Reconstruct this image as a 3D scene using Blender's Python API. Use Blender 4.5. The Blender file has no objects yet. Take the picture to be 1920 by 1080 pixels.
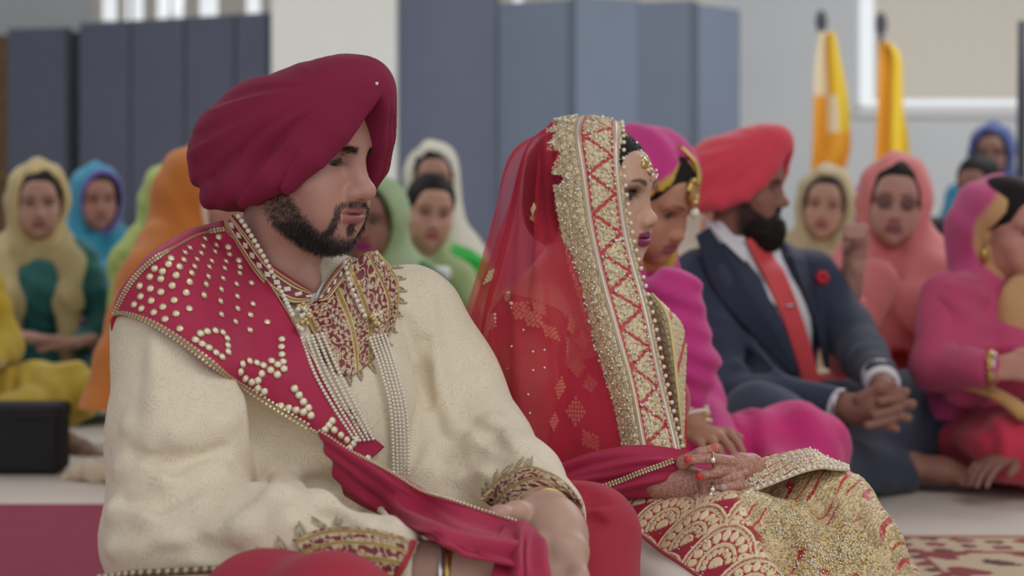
import bpy, math, random
import numpy as np
from mathutils import Vector, Matrix
from mathutils.bvhtree import BVHTree

BUILD = None          # None builds everything
def want(k): return BUILD is None or k in BUILD

# ------------------------------------------------------------------ camera, world, lights, exposure
SC = bpy.context.scene
FPX, CZ, HY = 3400.0, 0.71, 393.0       # focal length in pixels, camera height, horizon row
cam_d = bpy.data.cameras.new('camera'); cam = bpy.data.objects.new('camera', cam_d)
SC.collection.objects.link(cam); SC.camera = cam
cam.location = (0, 0, CZ); cam.rotation_euler = (math.pi/2, 0, 0)
cam_d.sensor_width = 36.0; cam_d.lens = 36.0*FPX/1920.0
cam_d.shift_y = -(540.0-HY)/1920.0
cam_d.clip_end = 100
cam_d.dof.use_dof = True; cam_d.dof.focus_distance = 2.50; cam_d.dof.aperture_fstop = 3.6

SC.view_settings.view_transform = 'Standard'; SC.view_settings.look = 'None'
SC.view_settings.gamma = 1.0; SC.view_settings.exposure = 0.0
SC.view_settings.use_curve_mapping = False
SC.cycles.transparent_max_bounces = 16
world = bpy.data.worlds.new('world'); SC.world = world; world.use_nodes = True
bg = world.node_tree.nodes['Background']
bg.inputs[0].default_value = (0.93, 0.97, 1.0, 1); bg.inputs[1].default_value = 0.95

def area(name, loc, target, size, power, col):
    d = bpy.data.lights.new(name, 'AREA'); d.shape = 'SQUARE'; d.size = size; d.energy = power; d.color = col
    o = bpy.data.objects.new(name, d); SC.collection.objects.link(o); o.location = loc
    o.rotation_euler = (Vector(target)-Vector(loc)).to_track_quat('-Z', 'Y').to_euler()
    return o
area('hall_light', (1.6, 1.2, 4.0), (0.0, 2.9, 0.3), 2.6, 66, (1.0, 0.975, 0.95))
area('hall_light', (-2.5, 7.5, 4.05), (-0.5, 7.5, 0.0), 4.0, 140, (0.97, 0.98, 1.0))
area('hall_light', (3.2, 8.5, 4.05), (2.5, 8.8, 0.0), 4.0, 265, (0.96, 0.98, 1.0))

# ------------------------------------------------------------------ toolkit
f32 = np.float32
def A(*v): return np.array(v, dtype=np.float64)
def srgb(r, g, b):
    def f(c):
        c = c/255.0
        return c/12.92 if c <= 0.04045 else ((c+0.055)/1.055)**2.4
    return (f(r), f(g), f(b))
def W(px, py, Y): return A((px-960.0)*Y/FPX, Y, CZ-(py-HY)*Y/FPX)
def nrm(v): return v/max(np.linalg.norm(v), 1e-9)
def frame(yaw, pitch=0.0, roll=0.0):
    """columns: left, forward, up.  yaw 0 looks at the camera, positive turns to the right of the frame"""
    a, p, r = map(math.radians, (yaw, pitch, roll))
    L = A(math.cos(a), math.sin(a), 0); F = A(math.sin(a), -math.cos(a), 0); U = A(0, 0, 1)
    F2 = F*math.cos(p)-U*math.sin(p); U2 = U*math.cos(p)+F*math.sin(p)
    L3 = L*math.cos(r)+U2*math.sin(r); U3 = U2*math.cos(r)-L*math.sin(r)
    return np.stack([L3, F2, U3], 1)
def smoothstep(a, b, x):
    t = np.clip((x-a)/(b-a), 0, 1); return t*t*(3-2*t)
_rng = np.random.RandomState(7)
_NT = _rng.rand(32, 32, 32).astype(f32)
def noise(P, s):
    """value noise, P (...,3) in metres, s cells per metre -> -1..1"""
    q = np.asarray(P)*s; i = np.floor(q).astype(int); t = q-i; t = t*t*(3-2*t); i &= 31; j = (i+1) & 31
    g = lambda a, b, c: _NT[a, b, c]
    x0, y0, z0 = i[..., 0], i[..., 1], i[..., 2]; x1, y1, z1 = j[..., 0], j[..., 1], j[..., 2]
    tx, ty, tz = t[..., 0], t[..., 1], t[..., 2]
    c00 = g(x0,y0,z0)*(1-tx)+g(x1,y0,z0)*tx; c10 = g(x0,y1,z0)*(1-tx)+g(x1,y1,z0)*tx
    c01 = g(x0,y0,z1)*(1-tx)+g(x1,y0,z1)*tx; c11 = g(x0,y1,z1)*(1-tx)+g(x1,y1,z1)*tx
    return ((c00*(1-ty)+c10*ty)*(1-tz)+(c01*(1-ty)+c11*ty)*tz)*2-1

class SDF:
    def __init__(s, lo, hi, h):
        s.lo = np.array(lo, float); s.h = float(h)
        s.n = np.ceil((np.array(hi, float)-s.lo)/h).astype(int)+1
        s.D = np.full(s.n, 0.5, f32)
        s.ax = [(s.lo[i]+np.arange(s.n[i])*h).astype(f32) for i in range(3)]
    def blk(s, lo, hi, pad):
        sl = []; ax = []
        for i in range(3):
            a = int(np.floor((lo[i]-pad-s.lo[i])/s.h)); b = int(np.ceil((hi[i]+pad-s.lo[i])/s.h))+1
            a = min(max(a, 0), s.n[i]); b = min(max(b, a), s.n[i]); sl.append(slice(a, b)); ax.append(s.ax[i][a:b])
        return tuple(sl), ax[0][:, None, None], ax[1][None, :, None], ax[2][None, None, :]
    def comb(s, sl, d, k, op):
        D = s.D[sl]
        if D.size == 0: return
        if op == 'u':
            h = np.maximum(k-np.abs(D-d), 0)/k; s.D[sl] = np.minimum(D, d)-h*h*k*0.25
        elif op == 's':
            d = -d; h = np.maximum(k-np.abs(D-d), 0)/k; s.D[sl] = np.maximum(D, d)+h*h*k*0.25
        else:
            h = np.maximum(k-np.abs(D-d), 0)/k; s.D[sl] = np.maximum(D, d)+h*h*k*0.25
    def ell(s, c, r, R=None, k=.01, op='u'):
        c = np.asarray(c, float); r = np.asarray(r, float)*np.ones(3)
        ext = r if R is None else np.sqrt(((R*r)**2).sum(1))
        sl, X, Y, Z = s.blk(c-ext, c+ext, k+3*s.h)
        x, y, z = X-f32(c[0]), Y-f32(c[1]), Z-f32(c[2])
        if R is not None:
            R = R.astype(f32)
            x, y, z = (x*R[0, i]+y*R[1, i]+z*R[2, i] for i in range(3))
        r = r.astype(f32)
        k0 = np.sqrt((x/r[0])**2+(y/r[1])**2+(z/r[2])**2)
        k1 = np.sqrt((x/r[0]**2)**2+(y/r[1]**2)**2+(z/r[2]**2)**2)
        s.comb(sl, k0*(k0-1)/np.maximum(k1, 1e-6), k, op); return s
    def sym(s, c, r, R=None, k=.01, op='u'):
        s.ell(c, r, R, k, op); s.ell((-c[0], c[1], c[2]), r, R, k, op); return s
    def cap(s, a, b, ra, rb=None, k=.01, op='u', flat=None):
        a = np.asarray(a, float); b = np.asarray(b, float); rb = ra if rb is None else rb; R = max(ra, rb)
        sl, X, Y, Z = s.blk(np.minimum(a, b)-R, np.maximum(a, b)+R, k+3*s.h)
        ba = (b-a).astype(f32); q = max(float((ba**2).sum()), 1e-9)
        x, y, z = X-f32(a[0]), Y-f32(a[1]), Z-f32(a[2])
        t = np.clip((x*ba[0]+y*ba[1]+z*ba[2])/f32(q), 0, 1)
        x, y, z = x-t*ba[0], y-t*ba[1], z-t*ba[2]
        if flat is not None:                       # (axis, factor): squash across an axis
            n = np.asarray(flat[0], f32); e = x*n[0]+y*n[1]+z*n[2]; m = f32(1.0/flat[1]-1.0)
            x, y, z = x+e*n[0]*m, y+e*n[1]*m, z+e*n[2]*m
        d = np.sqrt(x*x+y*y+z*z)-(f32(ra)+t*f32(rb-ra))
        s.comb(sl, d.astype(f32), k, op); return s
    def chain(s, pts, rad, k=.01, op='u', flat=None):
        for i in range(len(pts)-1): s.cap(pts[i], pts[i+1], rad[i], rad[i+1], k, op, flat)
        return s
    def grid(s): return s.ax[0][:, None, None], s.ax[1][None, :, None], s.ax[2][None, None, :]
    def pts(s):
        X, Y, Z = np.meshgrid(*s.ax, indexing='ij'); return np.stack([X, Y, Z], -1)
    def hit(s, px, py, near=1.5, far=6.0):
        """first surface met by the sight line through a photo point"""
        Y = np.arange(near, far, s.h*0.5); P = np.stack([(px-960)*Y/FPX, Y, CZ-(py-HY)*Y/FPX], 1)
        i = np.round((P-s.lo)/s.h).astype(int); ok = ((i >= 0) & (i < s.n)).all(1)
        d = np.full(len(Y), 1.0); j = i[ok]; d[ok] = s.D[j[:, 0], j[:, 1], j[:, 2]]
        w = np.where(d < 0)[0]
        return P[w[0]] if len(w) else None
    def fold(s, pix, r, k=.012, op='u', lift=0.0):
        p = [s.hit(x, y) for x, y in pix]; p = [q for q in p if q is not None]
        p = [q-nrm(q-A(0, 0, CZ))*lift for q in p]
        n = len(p)
        for i in range(n-1):
            ta, tb = math.sin(math.pi*(i+.35)/(n-.3)), math.sin(math.pi*(i+1.35)/(n-.3))
            s.cap(p[i], p[i+1], r*max(ta, .25), r*max(tb, .25), k, op)
        return s
    def mesh(s, smooth=1):
        D = s.D; S = D < 0
        cnt = sum(S[a:S.shape[0]-1+a, b:S.shape[1]-1+b, c:S.shape[2]-1+c].astype(np.int8) for a in (0, 1) for b in (0, 1) for c in (0, 1))
        act = (cnt > 0) & (cnt < 8); idx = np.argwhere(act); N = len(idx)
        ids = np.full(act.shape, -1, np.int32); ids[act] = np.arange(N)
        C = [(a, b, c) for a in (0, 1) for b in (0, 1) for c in (0, 1)]
        val = np.stack([D[idx[:, 0]+a, idx[:, 1]+b, idx[:, 2]+c] for a, b, c in C], 1)
        acc = np.zeros((N, 3)); num = np.zeros(N)
        for i, p in enumerate(C):
            for ax_ in range(3):
                if p[ax_]: continue
                q = list(p); q[ax_] = 1; j = C.index(tuple(q))
                m = (val[:, i] < 0) != (val[:, j] < 0)
                t = np.where(m, val[:, i]/np.where(m, val[:, i]-val[:, j], 1), 0)
                pos = np.tile(np.array(p, float), (N, 1)); pos[:, ax_] += t
                acc += pos*m[:, None]; num += m
        V = s.lo+(idx+acc/num[:, None])*s.h
        Q = []
        for ax_ in range(3):
            sl0 = [slice(1, -1)]*3; sl0[ax_] = slice(0, -1); sl1 = list(sl0); sl1[ax_] = slice(1, None)
            a, b = S[tuple(sl0)], S[tuple(sl1)]
            e = np.argwhere(a != b)
            if len(e) == 0: continue
            flip = a[tuple(e.T)]
            o = np.ones(3, int); o[ax_] = 0; e = e+o
            u, v = [(1, 2), (2, 0), (0, 1)][ax_]
            def cell(du, dv):
                c = e.copy(); c[:, u] -= du; c[:, v] -= dv; return ids[c[:, 0], c[:, 1], c[:, 2]]
            q = np.stack([cell(1, 1), cell(0, 1), cell(0, 0), cell(1, 0)], 1)
            q[~flip] = q[~flip][:, ::-1]; Q.append(q)
        F = np.concatenate(Q) if Q else np.zeros((0, 4), int); F = F[(F >= 0).all(1)]
        a, b, c, d = V[F[:, 0]], V[F[:, 1]], V[F[:, 2]], V[F[:, 3]]
        if (np.cross(b-a, c-a)*a+np.cross(c-a, d-a)*a).sum() < 0: F = F[:, ::-1]
        for _ in range(smooth): V = relax(V, F, .5)
        return V, F

def relax(V, F, w=.5):
    n = len(V); S = np.zeros((n, 3)); c = np.zeros(n)
    for i in range(F.shape[1]):
        a, b = F[:, i], F[:, (i+1) % F.shape[1]]
        for x, y in ((a, b), (b, a)):
            c += np.bincount(x, minlength=n)
            for d in range(3): S[:, d] += np.bincount(x, weights=V[y, d], minlength=n)
    m = c > 0; V = V.copy(); V[m] += w*(S[m]/c[m, None]-V[m]); return V

def normals(V, F):
    n = np.cross(V[F[:, 2]]-V[F[:, 0]], V[F[:, -1]]-V[F[:, 1]]) if F.shape[1] == 4 else np.cross(V[F[:, 1]]-V[F[:, 0]], V[F[:, 2]]-V[F[:, 0]])
    N = np.zeros((len(V), 3))
    for i in range(F.shape[1]):
        for d in range(3): N[:, d] += np.bincount(F[:, i], weights=n[:, d], minlength=len(V))
    return N/np.maximum(np.linalg.norm(N, axis=1), 1e-12)[:, None]

def mk(name, V, F, mat, parent=None, col=None, met=None, uv=None, smooth=True, label=None, kind=None):
    """link ONE mesh object from arrays (quads and/or triangles)"""
    me = mesh_data(name, V, F, mat, col, met, uv, smooth)
    return obj(name, me, parent, label, kind)
def mesh_data(name, V, F, mat, col=None, met=None, uv=None, smooth=True):
    me = bpy.data.meshes.new(name)
    Fs = F if isinstance(F, list) else [F]
    Fs = [np.asarray(f, np.int32) for f in Fs if len(f)]
    me.vertices.add(len(V)); me.vertices.foreach_set('co', np.asarray(V, f32).ravel())
    loops = np.concatenate([f.ravel() for f in Fs]); me.loops.add(len(loops)); me.loops.foreach_set('vertex_index', loops)
    tot = np.concatenate([np.full(len(f), f.shape[1], np.int32) for f in Fs]); st = np.concatenate([[0], np.cumsum(tot)[:-1]]).astype(np.int32)
    me.polygons.add(len(tot)); me.polygons.foreach_set('loop_start', st)
    try: me.polygons.foreach_set('loop_total', tot)
    except Exception: pass
    me.polygons.foreach_set('use_smooth', np.full(len(tot), smooth))
    if col is not None:
        a = me.attributes.new('Col', 'FLOAT_COLOR', 'POINT'); c = np.ones((len(V), 4), f32); c[:, :3] = col; a.data.foreach_set('color', c.ravel())
    if met is not None:
        a = me.attributes.new('Met', 'FLOAT', 'POINT'); a.data.foreach_set('value', np.asarray(met, f32)*np.ones(len(V), f32))
    if uv is not None:
        l = me.uv_layers.new(name='UVMap'); l.data.foreach_set('uv', np.asarray(uv, f32)[loops].ravel())
    me.update(); me.validate()
    if mat is not None: me.materials.append(mat)
    return me
def obj(name, me, parent=None, label=None, kind=None):
    o = bpy.data.objects.new(name, me); SC.collection.objects.link(o)
    if parent is not None:
        o.parent = parent
        if parent.parent is None: o.matrix_parent_inverse = Matrix.Translation(-Vector(parent.location))
    if label: o['label'] = label
    if kind: o['kind'] = kind
    return o
def thing(name, loc, label, cat, group=None):
    o = bpy.data.objects.new(name, None); SC.collection.objects.link(o); o.location = loc; o.empty_display_size = .05
    o['label'] = label; o['category'] = cat
    if group: o['group'] = group
    return o
def tag(o, label, cat, group=None):
    o['label'] = label; o['category'] = cat
    if group: o['group'] = group
    return o
def join(parts):
    """[(V,F,col)] -> one soup; all quads or all tris kept in separate lists"""
    Vs, Cs, Q, T, n = [], [], [], [], 0
    for V, F, c in parts:
        V = np.asarray(V, float); Vs.append(V); Cs.append(np.ones((len(V), 3))*np.asarray(c))
        for f in (F if isinstance(F, list) else [F]):
            f = np.asarray(f)
            if len(f): (Q if f.shape[1] == 4 else T).append(f+n)
        n += len(V)
    F = ([np.concatenate(Q)] if Q else [])+([np.concatenate(T)] if T else [])
    return np.concatenate(Vs), F, np.concatenate(Cs)

def weld(parts, links, r=.018):
    """join islands into one body: inner limbs run from the vertex nearest one end to the vertex nearest the other"""
    V, F, C = join(parts)
    F = list(F) if isinstance(F, list) else [F]
    base = len(V); V0 = V
    for path in links:
        path = [np.asarray(q, float) for q in path]
        ia = int(np.argmin(((V0-path[0])**2).sum(1))); ib = int(np.argmin(((V0-path[-1])**2).sum(1)))
        tv, tf = tube(crom(np.array([V0[ia]]+path[1:-1]+[V0[ib]]), 14), r, 8); n = len(tv)-2
        mp = np.concatenate([np.arange(n)+len(V), [ia, ib]]); V = np.concatenate([V, tv[:n]]); C = np.concatenate([C, np.ones((n, 3))*C[ia]])
        for f in tf: F.append(mp[f])
    return V, F, C
# --- small solids
def ball(c, r, R=None, nu=10, nv=7):
    r = np.ones(3)*r
    u = np.linspace(0, 2*np.pi, nu, endpoint=False); v = np.linspace(0, np.pi, nv)
    X = np.stack([np.outer(np.sin(v), np.cos(u)), np.outer(np.sin(v), np.sin(u)), np.outer(np.cos(v), np.ones(nu))], -1).reshape(-1, 3)*r
    if R is not None: X = X@R.T
    i, j = np.meshgrid(np.arange(nv-1), np.arange(nu), indexing='ij'); j2 = (j+1) % nu
    F = np.stack([i*nu+j, (i+1)*nu+j, (i+1)*nu+j2, i*nu+j2], -1).reshape(-1, 4)
    return X+np.asarray(c), F
def onb(n, up=None):
    n = nrm(np.asarray(n, float)); up = A(0, 0, 1) if up is None else np.asarray(up, float)
    x = np.cross(up, n)
    if np.linalg.norm(x) < 1e-6: x = np.cross(A(1, 0, 0), n)
    x = nrm(x); return np.stack([x, np.cross(n, x), n], 1)
def box(lo, hi, bev=0.0):
    lo = np.asarray(lo, float); hi = np.asarray(hi, float)
    if bev <= 0:
        V = np.array([[x, y, z] for x in (lo[0], hi[0]) for y in (lo[1], hi[1]) for z in (lo[2], hi[2])])
        F = np.array([[0,1,3,2],[4,6,7,5],[0,4,5,1],[2,3,7,6],[0,2,6,4],[1,5,7,3]]); return V, F
    c = (lo+hi)/2; h = (hi-lo)/2; V = []; 
    for k in range(3):
        for s in (-1, 1):
            u, v = (k+1) % 3, (k+2) % 3
            for a, b in ((-1,-1),(1,-1),(1,1),(-1,1)):
                p = np.zeros(3); p[k] = s*h[k]; p[u] = a*(h[u]-bev); p[v] = b*(h[v]-bev); V.append(c+p)
    V = np.array(V); hull = bmesh_hull(V); return hull
def bmesh_hull(V):
    import bmesh
    bm = bmesh.new()
    for v in V: bm.verts.new(v)
    bmesh.ops.convex_hull(bm, input=bm.verts); bm.verts.index_update()
    bmesh.ops.triangulate(bm, faces=bm.faces)
    V2 = np.array([v.co[:] for v in bm.verts]); F = np.array([[v.index for v in f.verts] for f in bm.faces]); bm.free(); return V2, F
def tube(P, r, n=8, closed=False, flat=None):
    """tube along points, radius scalar or per point"""
    P = np.asarray(P, float); m = len(P); r = np.ones(m)*r
    T = np.gradient(P, axis=0) if not closed else np.roll(P, -1, 0)-np.roll(P, 1, 0)
    T /= np.maximum(np.linalg.norm(T, axis=1), 1e-9)[:, None]
    ref = A(0, 0, 1) if abs(T[:, 2]).mean() < .8 else A(1, 0, 0)
    X = np.cross(ref, T); X /= np.maximum(np.linalg.norm(X, axis=1), 1e-9)[:, None]; Y = np.cross(T, X)
    a = np.linspace(0, 2*np.pi, n, endpoint=False)
    fx, fy = flat if flat else (1, 1)
    V = (P[:, None]+r[:, None, None]*(fx*np.cos(a)[None, :, None]*X[:, None]+fy*np.sin(a)[None, :, None]*Y[:, None])).reshape(-1, 3)
    mm = m if closed else m-1
    i, j = np.meshgrid(np.arange(mm), np.arange(n), indexing='ij'); j2 = (j+1) % n; i2 = (i+1) % m
    F = [np.stack([i*n+j, i*n+j2, i2*n+j2, i2*n+j], -1).reshape(-1, 4)]
    if not closed:
        V = np.concatenate([V, P[:1], P[-1:]]); k = np.arange(n); k2 = (k+1) % n
        F.append(np.concatenate([np.stack([np.full(n, m*n), k2, k], 1), np.stack([np.full(n, m*n+1), (m-1)*n+k, (m-1)*n+k2], 1)]))
    return V, F
def crom(P, n, axis=0):
    """Catmull-Rom resample along an axis to n samples"""
    P = np.moveaxis(np.asarray(P, float), axis, 0); m = len(P)
    if m == 2:
        t = np.linspace(0, 1, n).reshape((-1,)+(1,)*(P.ndim-1)); return np.moveaxis(P[:1]*(1-t)+P[1:]*t, 0, axis)
    E = np.concatenate([2*P[:1]-P[1:2], P, 2*P[-1:]-P[-2:-1]])
    u = np.linspace(0, m-1-1e-9, n); i = u.astype(int); t = (u-i).reshape((-1,)+(1,)*(P.ndim-1))
    a, b, c, d = E[i], E[i+1], E[i+2], E[i+3]
    R = .5*((2*b)+(-a+c)*t+(2*a-5*b+4*c-d)*t*t+(-a+3*b-3*c+d)*t**3)
    return np.moveaxis(R, 0, axis)
def sheet(G, nu, nv): return crom(crom(G, nu, 0), nv, 1)
def gnorm(S):
    n = np.cross(np.gradient(S, axis=0), np.gradient(S, axis=1)); n /= np.maximum(np.linalg.norm(n, axis=-1), 1e-12)[..., None]
    toward = A(0, 0, CZ)-S
    if (n*toward).sum(-1).mean() < 0: n = -n
    return n
def gfaces(nu, nv, mask=None):
    i, j = np.meshgrid(np.arange(nu-1), np.arange(nv-1), indexing='ij')
    F = np.stack([i*nv+j, (i+1)*nv+j, (i+1)*nv+j+1, i*nv+j+1], -1)
    if mask is not None: F = F[mask[:-1, :-1] & mask[1:, :-1] & mask[:-1, 1:] & mask[1:, 1:]]
    return F.reshape(-1, 4)
def solid_sheet(S, t, N=None, mask=None):
    """sheet with thickness t: front at S, back at S-t*N, rim closed"""
    nu, nv = S.shape[:2]; N = gnorm(S) if N is None else N
    V = np.concatenate([S.reshape(-1, 3), (S-N*t).reshape(-1, 3)]); n = nu*nv
    F = gfaces(nu, nv, mask)
    e = np.concatenate([F[:, [0, 1]], F[:, [1, 2]], F[:, [2, 3]], F[:, [3, 0]]])
    key = np.sort(e, 1); key = key[:, 0].astype(np.int64)*n+key[:, 1]
    u, inv, c = np.unique(key, return_inverse=True, return_counts=True); b = e[c[inv] == 1]
    rim = np.stack([b[:, 1], b[:, 0], b[:, 0]+n, b[:, 1]+n], 1)
    return V, np.concatenate([F, F[:, ::-1]+n, rim])
class Caster:
    """rests things on a surface: finds where a sight line or a drop meets the given meshes"""
    def __init__(s, meshes):
        vs, fs, n = [], [], 0
        for V, F in meshes:
            vs.append(np.asarray(V)); 
            for f in (F if isinstance(F, list) else [F]):
                f = np.asarray(f); fs += (f+n).tolist()
            n += len(V)
        s.t = BVHTree.FromPolygons(np.concatenate(vs).tolist(), fs)
    def __call__(s, px, py, off=0.0):
        o = Vector((0, 0, CZ)); d = Vector(W(px, py, 1.0))-o; d.normalize()
        p, n, i, dist = s.t.ray_cast(o, d)
        if p is None: return None, None
        p = A(*p); n = A(*n)
        if np.dot(n, A(*d)) > 0: n = -n
        return p+n*off, n
    def grid(s, G, off, fill=None):
        """pixel grid (m,n,2) -> points resting on the surface"""
        G = np.asarray(G, float); out = np.full(G.shape[:2]+(3,), np.nan)
        for i in range(G.shape[0]):
            for j in range(G.shape[1]):
                p, n = s(*G[i, j])
                if p is not None:
                    c = nrm(A(0, 0, CZ)-p); out[i, j] = p+c*(off/max(np.dot(n, c), .45))
        Yd = out[..., 1]
        for _ in range(60):
            bad = np.isnan(Yd)
            if not bad.any(): break
            P = np.pad(Yd, 1, constant_values=np.nan)
            nb = np.stack([P[:-2, 1:-1], P[2:, 1:-1], P[1:-1, :-2], P[1:-1, 2:]])
            with np.errstate(all='ignore'):
                import warnings; warnings.simplefilter('ignore'); av = np.nanmean(nb, 0)
            Yd = np.where(bad, av, Yd)
        for i, j in np.argwhere(np.isnan(out[..., 0])): out[i, j] = W(G[i, j, 0], G[i, j, 1], Yd[i, j])
        return out
def strands(P, D, L, w, rnd, droop=0.0, seg=2, curl=.15):
    """thin ribbons of hair from roots P along D"""
    n = len(P); L = np.asarray(L)*np.ones(n); t = np.linspace(0, 1, seg+1)
    side = np.cross(D, rnd.normal(size=(n, 3))); side /= np.maximum(np.linalg.norm(side, axis=1), 1e-9)[:, None]
    bend = np.cross(D, side)*rnd.normal(0, curl, (n, 1))
    C = P[:, None]+D[:, None]*(L[:, None]*t)[..., None]+bend[:, None]*(L[:, None]*t*t)[..., None]
    C[..., 2] -= droop*(L[:, None]*t*t)
    wd = w*(1-.8*t)
    V = np.stack([C-side[:, None]*wd[None, :, None]*.5, C+side[:, None]*wd[None, :, None]*.5], 2).reshape(-1, 3)
    i, k = np.meshgrid(np.arange(n), np.arange(seg), indexing='ij'); b = (i*(seg+1)+k)*2
    return V, np.stack([b, b+1, b+3, b+2], -1).reshape(-1, 4)

# ------------------------------------------------------------------ materials (all procedural)
def mat_new(name):
    m = bpy.data.materials.new(name); m.use_nodes = True; nt = m.node_tree; return m, nt, nt.nodes['Principled BSDF']
def N_(nt, t, **kw):
    n = nt.nodes.new(t)
    for k, v in kw.items():
        if k in n.inputs.keys(): n.inputs[k].default_value = v
        else: setattr(n, k, v)
    return n
def mat(name, col=None, rough=.7, metal=0.0, sheen=0.0, bump=None, spec=.5, vary=0.0, vscale=8, sss=0, alpha=None):
    """col None -> reads the per-vertex Col / Met attributes;  bump = (kind, scale, strength, distance)"""
    m, nt, b = mat_new(name); L = nt.links
    b.inputs['Roughness'].default_value = rough; b.inputs['Metallic'].default_value = metal
    b.inputs['Specular IOR Level'].default_value = spec
    if sheen: b.inputs['Sheen Weight'].default_value = sheen; b.inputs['Sheen Roughness'].default_value = .5
    tc = N_(nt, 'ShaderNodeTexCoord')
    if col is None:
        at = N_(nt, 'ShaderNodeAttribute', attribute_name='Col'); src = at.outputs['Color']
        me = N_(nt, 'ShaderNodeAttribute', attribute_name='Met'); L.new(me.outputs['Fac'], b.inputs['Metallic'])
    else:
        rgb = N_(nt, 'ShaderNodeRGB'); rgb.outputs[0].default_value = (*col, 1); src = rgb.outputs[0]
    if vary:
        nz = N_(nt, 'ShaderNodeTexNoise', Scale=vscale, Detail=5.0); L.new(tc.outputs['Object'], nz.inputs['Vector'])
        mr = N_(nt, 'ShaderNodeMapRange'); L.new(nz.outputs['Fac'], mr.inputs['Value'])
        mr.inputs['From Min'].default_value = .3; mr.inputs['From Max'].default_value = .7
        mr.inputs['To Min'].default_value = 1-vary; mr.inputs['To Max'].default_value = 1+vary
        mx = N_(nt, 'ShaderNodeVectorMath', operation='SCALE'); L.new(src, mx.inputs[0]); L.new(mr.outputs['Result'], mx.inputs['Scale']); src = mx.outputs[0]
    L.new(src, b.inputs['Base Color'])
    if bump:
        kind, sc, st, dist = bump
        if kind == 'noise': t = N_(nt, 'ShaderNodeTexNoise', Scale=sc, Detail=4.0); o = t.outputs['Fac']
        elif kind == 'voronoi': t = N_(nt, 'ShaderNodeTexVoronoi', Scale=sc); o = t.outputs['Distance']
        else: t = N_(nt, 'ShaderNodeTexWave', Scale=sc, Distortion=2.0, Detail=2.0); o = t.outputs['Fac']
        L.new(tc.outputs['Object'], t.inputs['Vector'])
        bp = N_(nt, 'ShaderNodeBump', Strength=st, Distance=dist); L.new(o, bp.inputs['Height']); L.new(bp.outputs['Normal'], b.inputs['Normal'])
    if sss: b.inputs['Subsurface Weight'].default_value = sss; b.inputs['Subsurface Radius'].default_value = (.012, .005, .003); b.inputs['Subsurface Scale'].default_value = 1.0
    if alpha is not None: b.inputs['Alpha'].default_value = alpha
    return m
def sheer(name, col, opacity, edge=.25):
    """gauze: part clear, part cloth; denser where seen edge-on"""
    m, nt, b = mat_new(name); L = nt.links; nt.nodes.remove(b); out = nt.nodes['Material Output']
    d = N_(nt, 'ShaderNodeBsdfDiffuse', Color=(*col, 1)); tr = N_(nt, 'ShaderNodeBsdfTranslucent', Color=(*col, 1))
    m1 = N_(nt, 'ShaderNodeMixShader', Fac=.35); L.new(d.outputs[0], m1.inputs[1]); L.new(tr.outputs[0], m1.inputs[2])
    tp = N_(nt, 'ShaderNodeBsdfTransparent')
    lw = N_(nt, 'ShaderNodeLayerWeight', Blend=.3); mr = N_(nt, 'ShaderNodeMapRange'); L.new(lw.outputs['Facing'], mr.inputs['Value'])
    mr.inputs['To Min'].default_value = opacity; mr.inputs['To Max'].default_value = min(1, opacity+edge)
    m2 = N_(nt, 'ShaderNodeMixShader'); L.new(mr.outputs['Result'], m2.inputs['Fac']); L.new(tp.outputs[0], m2.inputs[1]); L.new(m1.outputs[0], m2.inputs[2])
    L.new(m2.outputs[0], out.inputs['Surface']); return m

M_SKIN = mat('skin', rough=.48, spec=.4, bump=('noise', 900, .12, .0006), sss=.08)
M_BGSKIN = mat('skin_plain', rough=.55, spec=.35)
M_HAIR = mat('hair', (.012, .009, .008), rough=.7, spec=.2)
M_ATT = mat('cloth_coloured', rough=.8, sheen=.15)
M_ATTS = mat('embroidered_cloth', rough=.42, sheen=.1, spec=.5)
M_EYE = mat('eyeball', rough=.15)
M_PEARL = mat('pearl', srgb(226, 216, 198), rough=.25, spec=.6)
M_GOLD = mat('gold', srgb(196, 162, 92), rough=.28, metal=.9)
M_GOLDT = mat('gold_thread', srgb(186, 160, 112), rough=.45, metal=.35)
M_GEM = mat('cut_glass', srgb(235, 232, 225), rough=.08, metal=.55)
M_TRIM = mat('rhinestone_trim', srgb(206, 190, 158), rough=.18, metal=.5)

# ------------------------------------------------------------------ the hall
def bx(name, lo, hi, m, parent=None, bev=0.0, kind=None, label=None):
    V, F = box(lo, hi, bev); return mk(name, V, F, m, parent, smooth=False, kind=kind, label=label)
def px_x(px, Y): return (px-960)*Y/FPX
def px_z(py, Y): return CZ-(py-HY)*Y/FPX
M_FLOOR = mat('cream_floor_sheet', srgb(208, 198, 188), rough=.85, vary=.05, vscale=3, bump=('noise', 14, .25, .01))
M_WALL = mat('painted_wall', srgb(218, 221, 224), rough=.9, vary=.02, vscale=2)
M_COLUMN = mat('column_plaster', srgb(226, 226, 220), rough=.9, vary=.02, vscale=2)
M_PANELD = mat('slate_and_shaded_panel_fabric', srgb(106, 111, 130), rough=.95, bump=('noise', 300, .15, .002), vary=.03, vscale=4)
M_PANELL = mat('blue_grey_panel_fabric', srgb(123, 134, 152), rough=.95, bump=('noise', 300, .15, .002), vary=.03, vscale=4)
M_EDGE = mat('panel_edge', srgb(66, 70, 82), rough=.6)
M_EDGE2 = mat('pale_panel_edge', srgb(98, 107, 124), rough=.7)
M_WHITE = mat('white_frame', srgb(232, 232, 232), rough=.5)
M_BLIND = mat('beige_blind', srgb(236, 229, 216), rough=.8)
M_WOOD = mat('brown_wood', srgb(126, 96, 62), rough=.6, vary=.2, vscale=10)
M_BLACK = mat('black_fabric', srgb(22, 20, 24), rough=.8)
M_DARKM = mat('dark_metal', srgb(62, 60, 70), rough=.5)
M_GLASS, _nt, _b = mat_new('window_glass')
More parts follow.
